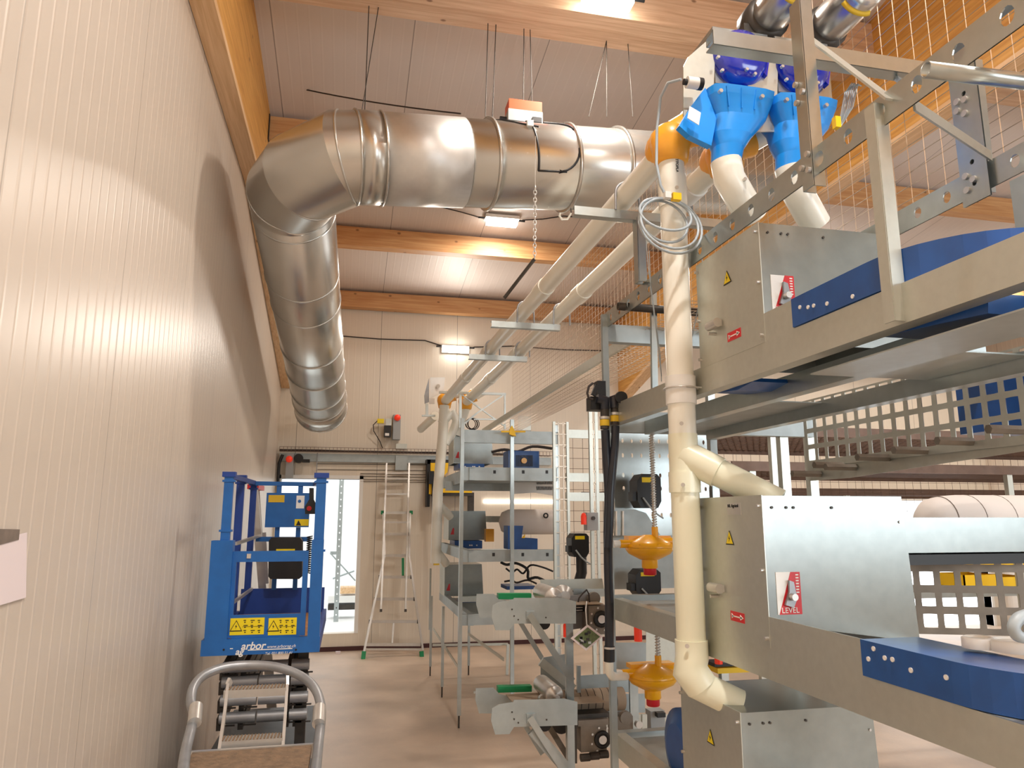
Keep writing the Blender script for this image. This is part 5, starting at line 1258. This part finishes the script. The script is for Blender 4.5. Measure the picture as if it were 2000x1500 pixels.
def smooth(pts, n=4):
    out = []
    for i in range(len(pts)-1):
        p0, p1, p2, p3 = pts[max(0, i-1)], pts[i], pts[i+1], pts[min(len(pts)-1, i+2)]
        for k in range(n):
            t = k/n; out.append(((p1*2)+(p2-p0)*t+(p0*2-p1*5+p2*4-p3)*t*t+(p1*3-p0-p2*3+p3)*t**3)*.5)
    return out+[pts[-1]]
mb('tube_grey').tube(smooth(hoop), .0205, 16).build('hoop_handrail', pl)
for i, (x, y) in enumerate(((383, 1392), (624, 1394))):
    mb('alu').tube([P(x, y-12, yk+.17), P(x-3 if i == 0 else x-2, y+20, yk+.08)], .027, 14).build('rail_joint', pl)
rl = [P(428, 1468, yk+.02), P(438, 1400, yk+.16), P(445, 1340, yk+.28), P(450, 1328, yk+.30)]
rr = [P(552, 1468, yk+.02), P(557, 1400, yk+.16), P(561, 1340, yk+.28), P(561, 1322, yk+.30)]
for r_ in (rl, rr):
    for k in range(3): mb('alu').beam(r_[k], r_[k+1], .012, .035).build('ladder_rail', pl)
for (ya, yv) in ((1354, yk+.25), (1454, yk+.05)):
    a, b_ = P(437 if ya < 1400 else 430, ya, yv), P(559 if ya < 1400 else 552, ya, yv)
    trd = mb('alu').box(a.x, b_.x, yv-.01, yv+.07, a.z-.02, a.z+.012).build('tread', pl)
    g_ = mb('deck')
    for k in range(18):
        xx = a.x+(b_.x-a.x)*(k+.3)/18; g_.box(xx, xx+.006, yv-.005, yv+.065, a.z+.012, a.z+.016)
    g_.build('tread_grip', trd)
for x in (dk0.x+.02, dk1.x-.02):
    for y in (dk0.y-.5, dk0.y-.03): mb('tube_grey').cyl((x, y, .0), (x, y, zd-.03), .017, 12).build('leg', pl)
mb('tube_grey').cyl((dk0.x+.02, dk0.y-.03, .4), (dk1.x-.02, dk0.y-.03, .4), .013, 10).build('stretcher', pl)

#=ALUMINIUM LADDER leaning on the back wall
FT = aZ(765, 1284, 0).y; KY = (10.26-FT)/2.55
def PL(x, y, off=0):
    d = ray(x, y); t = (FT-off+KY*CAM_H)/(d.y-KY*d.z); return CAM+d*t
al = thing('ladder', tuple(PL(766, 1284)), 'tall aluminium ladder with a flared base, leaning on the back wall', 'ladder')
mb('alu').beam(PL(711, 1272), PL(751, 1085), .025, .06, (0, 1, 0)).build('stile', al)
mb('alu').beam(PL(826, 1270), PL(799, 1085), .025, .06, (0, 1, 0)).build('stile', al)
mb('alu').beam(PL(751, 1085), PL(749, 1003), .025, .06, (0, 1, 0)).build('stile', al)
mb('alu').beam(PL(799, 1085), PL(801, 1003), .025, .06, (0, 1, 0)).build('stile', al)
mb('alu').beam(PL(744, 1192, .05), PL(755, 905, .05), .022, .05, (0, 1, 0)).build('upper_stile', al)
mb('alu').beam(PL(792, 1192, .05), PL(799, 905, .05), .022, .05, (0, 1, 0)).build('upper_stile', al)
for x in (744, 792): mb('dark_metal').beam(PL(x, 1190, .05), PL(x, 1195, .05), .03, .055, (0, 1, 0)).build('stile_plug', al)
for (xa, xb, y) in ((748, 801, 1001.5), (750, 799, 1043), (748, 799, 1085), (741, 803, 1127), (732, 809, 1170), (722, 816, 1214), (714, 823, 1259)):
    mb('alu').beam(PL(xa, y), PL(xb, y), .03, .035).build('rung', al)
    for x in (xa, xb): mb('dark_metal').beam(PL(x-1.5, y), PL(x+1.5, y), .035, .045).build('rung_cap', al)
for (y) in (924, 935, 965, 1020): mb('alu').beam(PL(753, y, .05), PL(799, y, .05), .025, .025).build('rung', al)
mb('alu').beam(PL(711, 1268), PL(825, 1268), .03, .02).build('base_bar', al)
mb('alu').beam(PL(769, 1214), PL(766, 1256), .02, .02, (0, 1, 0)).build('base_strut', al)
for x in (709, 824): mb('green').beam(PL(x+(2 if x < 750 else -1), 1272), PL(x, 1288), .05, .09, (0, 1, 0)).build('rubber_foot', al)
mb('green').beam(PL(787, 1090), PL(787, 1124), .03, .03, (0, 1, 0)).build('green_hook', al)
for x in (747, 803): mb('green').beam(PL(x-3, 1001), PL(x+3, 1001), .04, .05).build('green_lock', al)

#=second ladder behind the lift
YQ = 6.4
l2 = thing('ladder', tuple(aY(505, 1150, YQ)-Z*0), 'grey ladder with red top caps leaning on the left wall behind the lift', 'ladder')
top, bot = aY(496, 953, YQ), aY(513, 1152, YQ); k = bot.z/(top.z-bot.z)
foot = bot+(bot-top)*k; l2.location = foot; l2['_w'] = tuple(foot)
for dx_, dy_ in ((0, 0), (-.06, .35)):
    mb('alu').beam(foot+V((dx_, dy_, 0)), top+V((dx_*.4, dy_, 0)), .06, .03, (0, 1, 0)).build('stile', l2)
for i in range(7):
    q = foot.lerp(top, .1+i*.13); mb('alu').cyl(q, q+V((-.04, .35, 0)), .014, 10).build('rung', l2)
mb('red').box(top.x-.05, top.x+.04, top.y-.03, top.y+.4, top.z-.01, top.z+.03).build('top_cap', l2)
mb('alu').beam(aY(521, 1140, YQ), aY(516, 1040, YQ), .03, .02, (0, 1, 0)).build('rear_stile', l2)

#=BACK WALL THINGS
def Wp(x, y, o=.02): return aY(x, y, BACK-o)
ct = thing('cable_tray', tuple(Wp(700, 900)), 'long wire cable tray with a grey trunking under it on the back wall', 'cable tray')
a, b_ = Wp(547, 882), Wp(1075, 891)
mb('galv_dull').box(a.x, b_.x, BACK-.06, BACK-.005, Wp(700, 903).z, Wp(700, 888).z).build('trunking', ct)
b = mb('rust_mesh')
zt_ = Wp(700, 884).z
for y in (BACK-.14, BACK-.09, BACK-.03): b.box(a.x, b_.x, y, y+.005, zt_-.004, zt_)
b.box(a.x, b_.x, BACK-.14, BACK-.135, zt_+.05, zt_+.055)
x = a.x
while x < b_.x: b.box(x, x+.005, BACK-.14, BACK-.01, zt_-.006, zt_-.002); b.box(x, x+.005, BACK-.14, BACK-.135, zt_, zt_+.055); x += .05
b.build('wire_basket', ct)
for k in range(5):
    y = BACK-.12+k*.018; mb('dark_cable').tube([V((a.x+i*.25, y+.004*math.sin(i*1.7+k), zt_+.012+.006*math.sin(i*.9+k*2))) for i in range(int((b_.x-a.x)/.25))], .007, 6).build('cable', ct)
for k, y in enumerate((907, 918, 926, 931, 937, 941)):
    tag(mb('motor_grey').cyl(Wp(620 if k < 2 else 704, y-1, .008), Wp(842, y+1, .008), .005, 6).build('wall_cable'), 'thin horizontal wall cables left of the yellow machine, under the grey trunking', 'cable', 'wall cables under the trunking')
tag(mb('tube_grey').box(Wp(619, 890).x, Wp(621, 890).x, BACK-.07, BACK-.06, Wp(620, 925).z, Wp(620, 885).z).build('conduit'), 'short thin conduit hanging from the grey trunking left of the doorway top', 'conduit')
def junction(px0, px1, py0, py1, lamp_xy, label, dep=.1):
    a, b_ = Wp(px0, py1, .12), Wp(px1, py0, .12)
    t = thing('junction_box', ((a.x+b_.x)/2, BACK-.06, a.z), label, 'switch box')
    mb('grey_box').box(a.x, b_.x, BACK-.12, BACK-.005, a.z, b_.z).build('box', t)
    q = Wp(*lamp_xy, .12); mb('lamp_red').lathe(q, (0, -1, 0), [(.042, 0), (.045, .02), (.03, .05), (.001, .055)], 20).build('red_lamp', t)
    return t
j1 = junction(557, 574, 886, 934, (565, 897), 'grey box with a red lamp in the left corner of the back wall')
q = Wp(583, 895, .14); mb('black').cyl(q, q+V((0, .12, 0)), .06, 20).build('round_motor', j1); pbox(mb('black'), 590, 605, 897, 903, BACK-.15, .06).build('plug', j1)
mb('black').tube([Wp(552, 888, .1), Wp(545, 905, .1), Wp(543, 935, .1), Wp(544, 965, .1)], .02, 8).build('cable_bunch', j1)
j2 = junction(767, 783, 810, 858, (776, 816), 'grey box with an orange-red lamp above the trunking, with a black motor at its left')
pbox(mb('black'), 750, 764, 831, 853, BACK-.16, .12).build('motor', j2); pbox(mb('white_plastic'), 752, 760, 846, 851, BACK-.163, .003).build('label', j2)
pbox(mb('sticker_yellow'), 737, 750, 818, 826, BACK-.16, .06).build('yellow_plug', j2); pbox(mb('galv'), 753, 765, 818, 832, BACK-.15, .05).build('mount', j2)
mb('dark_cable').tube([Wp(737, 822, .15), Wp(729, 830, .13), Wp(730, 842, .1), Wp(742, 862, .06), Wp(747, 875, .04)], .006, 6).build('cable', j2)
box_thing('wall_plate', 772, 796, 890, 918, BACK-.09, .02, 'galv_dull', 'small pale grey plate over the trunking, above the aluminium ladder', 'plate')
box_thing('wall_plate', 773, 795, 867, 877, BACK-.02, .015, 'galv', 'flat grey label strip on the back wall above the trunking', 'plate')
t = thing('wall_sheet', tuple(aY(1030, 840, BACK-.03)), 'small pale square sheet on the back wall, right of the yellow valve handle', 'plate'); pbox(mb('galv_warm'), 1012, 1037, 813, 840, BACK-.03, .02).build('sheet', t)
# yellow machine behind the far pipe
ym = thing('yellow_machine', tuple(aY(880, 970, 10.1)), 'yellow and grey machine in a black frame behind the far white pipe', 'machine')
pbox(mb('black'), 833, 841, 898, 990, 10.1, .21).build('frame_post', ym); pbox(mb('black'), 833, 882, 898, 906, 10.1, .21).build('frame_bar', ym)
ppoly(mb('yellow'), [(841, 904), (876, 904), (874, 922), (862, 935), (841, 940)], 10.08, .2).build('yellow_hood', ym)
pbox(mb('tube_grey'), 845, 926, 938, 952, 10.05, .2).build('grey_band', ym); pbox(mb('yellow'), 845, 922, 952, 962, 10.03, .25).build('yellow_bar', ym); pbox(mb('yellow'), 870, 905, 930, 939, 10.03, .25).build('yellow_bar', ym)
pbox(mb('dark_metal'), 845, 924, 962, 968, 10.05, .2).build('base_bar', ym); pbox(mb('dark_metal'), 914, 926, 962, 1000, 10.1, .06).build('leg', ym); pbox(mb('yellow'), 838, 846, 940, 965, 10.06, .1).build('yellow_corner', ym)
sp = thing('strap', tuple(aY(848, 1098, 10.02)), 'long black strap hanging left of the far white pipe', 'strap')
mb('black').tube([aY(x, y, 10.02) for x, y in ((842, 925), (846, 945), (846, 990), (849, 1040), (847, 1080), (846, 1096))], .02, 8).build('webbing', sp); pbox(mb('black'), 838, 848, 920, 945, 9.98, .06).build('buckle', sp)
pbox(mb('tape'), 847, 858, 1098, 1104, 10.0, .04).build('buckle_end', sp)
tag(mb('galv').beam(aY(841, 1110, 8.5), aY(839, 1230, 8.5), .02, .02, (0, 1, 0)).build('slim_post'), 'slim galvanized post under the end of the black strap', 'post')
# paper sheet taped to the left wall
pp = thing('paper_note', tuple(aX(30, 1180, LEFT+.004)), 'blank white sheet of paper taped to the left wall at the picture edge', 'paper')
mb('paper').prism([aX(x, y, LEFT+.004) for x, y in ((-60, 1066), (52, 1040), (50, 1167), (-60, 1200))], (.0012, 0, 0)).build('sheet', pp)
mb('tape_grey').prism([aX(x, y, LEFT+.0055) for x, y in ((-40, 1032), (38, 1034), (36, 1054), (-40, 1075))], (.0012, 0, 0)).build('tape', pp)
# pebble of litter on the floor by the wall
tag(mb('paper').box(*[v for q in [aZ(660, 1277, 0)] for v in (q.x-.03, q.x+.03, q.y-.02, q.y+.02, 0, .03)]).build('paper_scrap'), 'tiny white scrap on the floor by the back wall', 'scrap')

#=ANNEX seen through the doorway
an = thing('annex_frame', tuple(aZ(660, 1215, .2)), 'grey steel frame with holes in the bright room beyond the doorway', 'frame')
b = mb('galv_dull'); a = aY(656, 1195, 11.6); b.perf((a.x-.03, 11.6, .2), X, Z, .07, 2.3, [.035], [.1+i*.1 for i in range(22)], .010, .012, .004); b.build('punched_post', an)
mb('galv_dull').beam(aY(645, 1080, 12.0), aY(694, 1134, 12.0), .02, .07, (0, 1, 0)).build('sloping_rail', an); mb('galv_dull').beam(aY(650, 1130, 12.0), aY(692, 1115, 12.0), .02, .12, (0, 1, 0)).build('chute', an)
mb('galv_dull').beam(aY(645, 1080, 12.0), aY(665, 1080, 12.0), .02, .05).build('top_plate', an)
for i, (y0, y1, m_) in enumerate(((1147, 1160, 'wood_pale'), (1163, 1178, 'white_plastic'), (1180, 1192, 'dark_metal'))):
    box_thing('stacked_board', 664 if i == 0 else 640, 700, y0, y1, 11.9, .3, m_, ('pale timber board on top of the stack beyond the doorway', 'white board in the stack beyond the doorway', 'dark board under the stack beyond the doorway')[i], 'board')
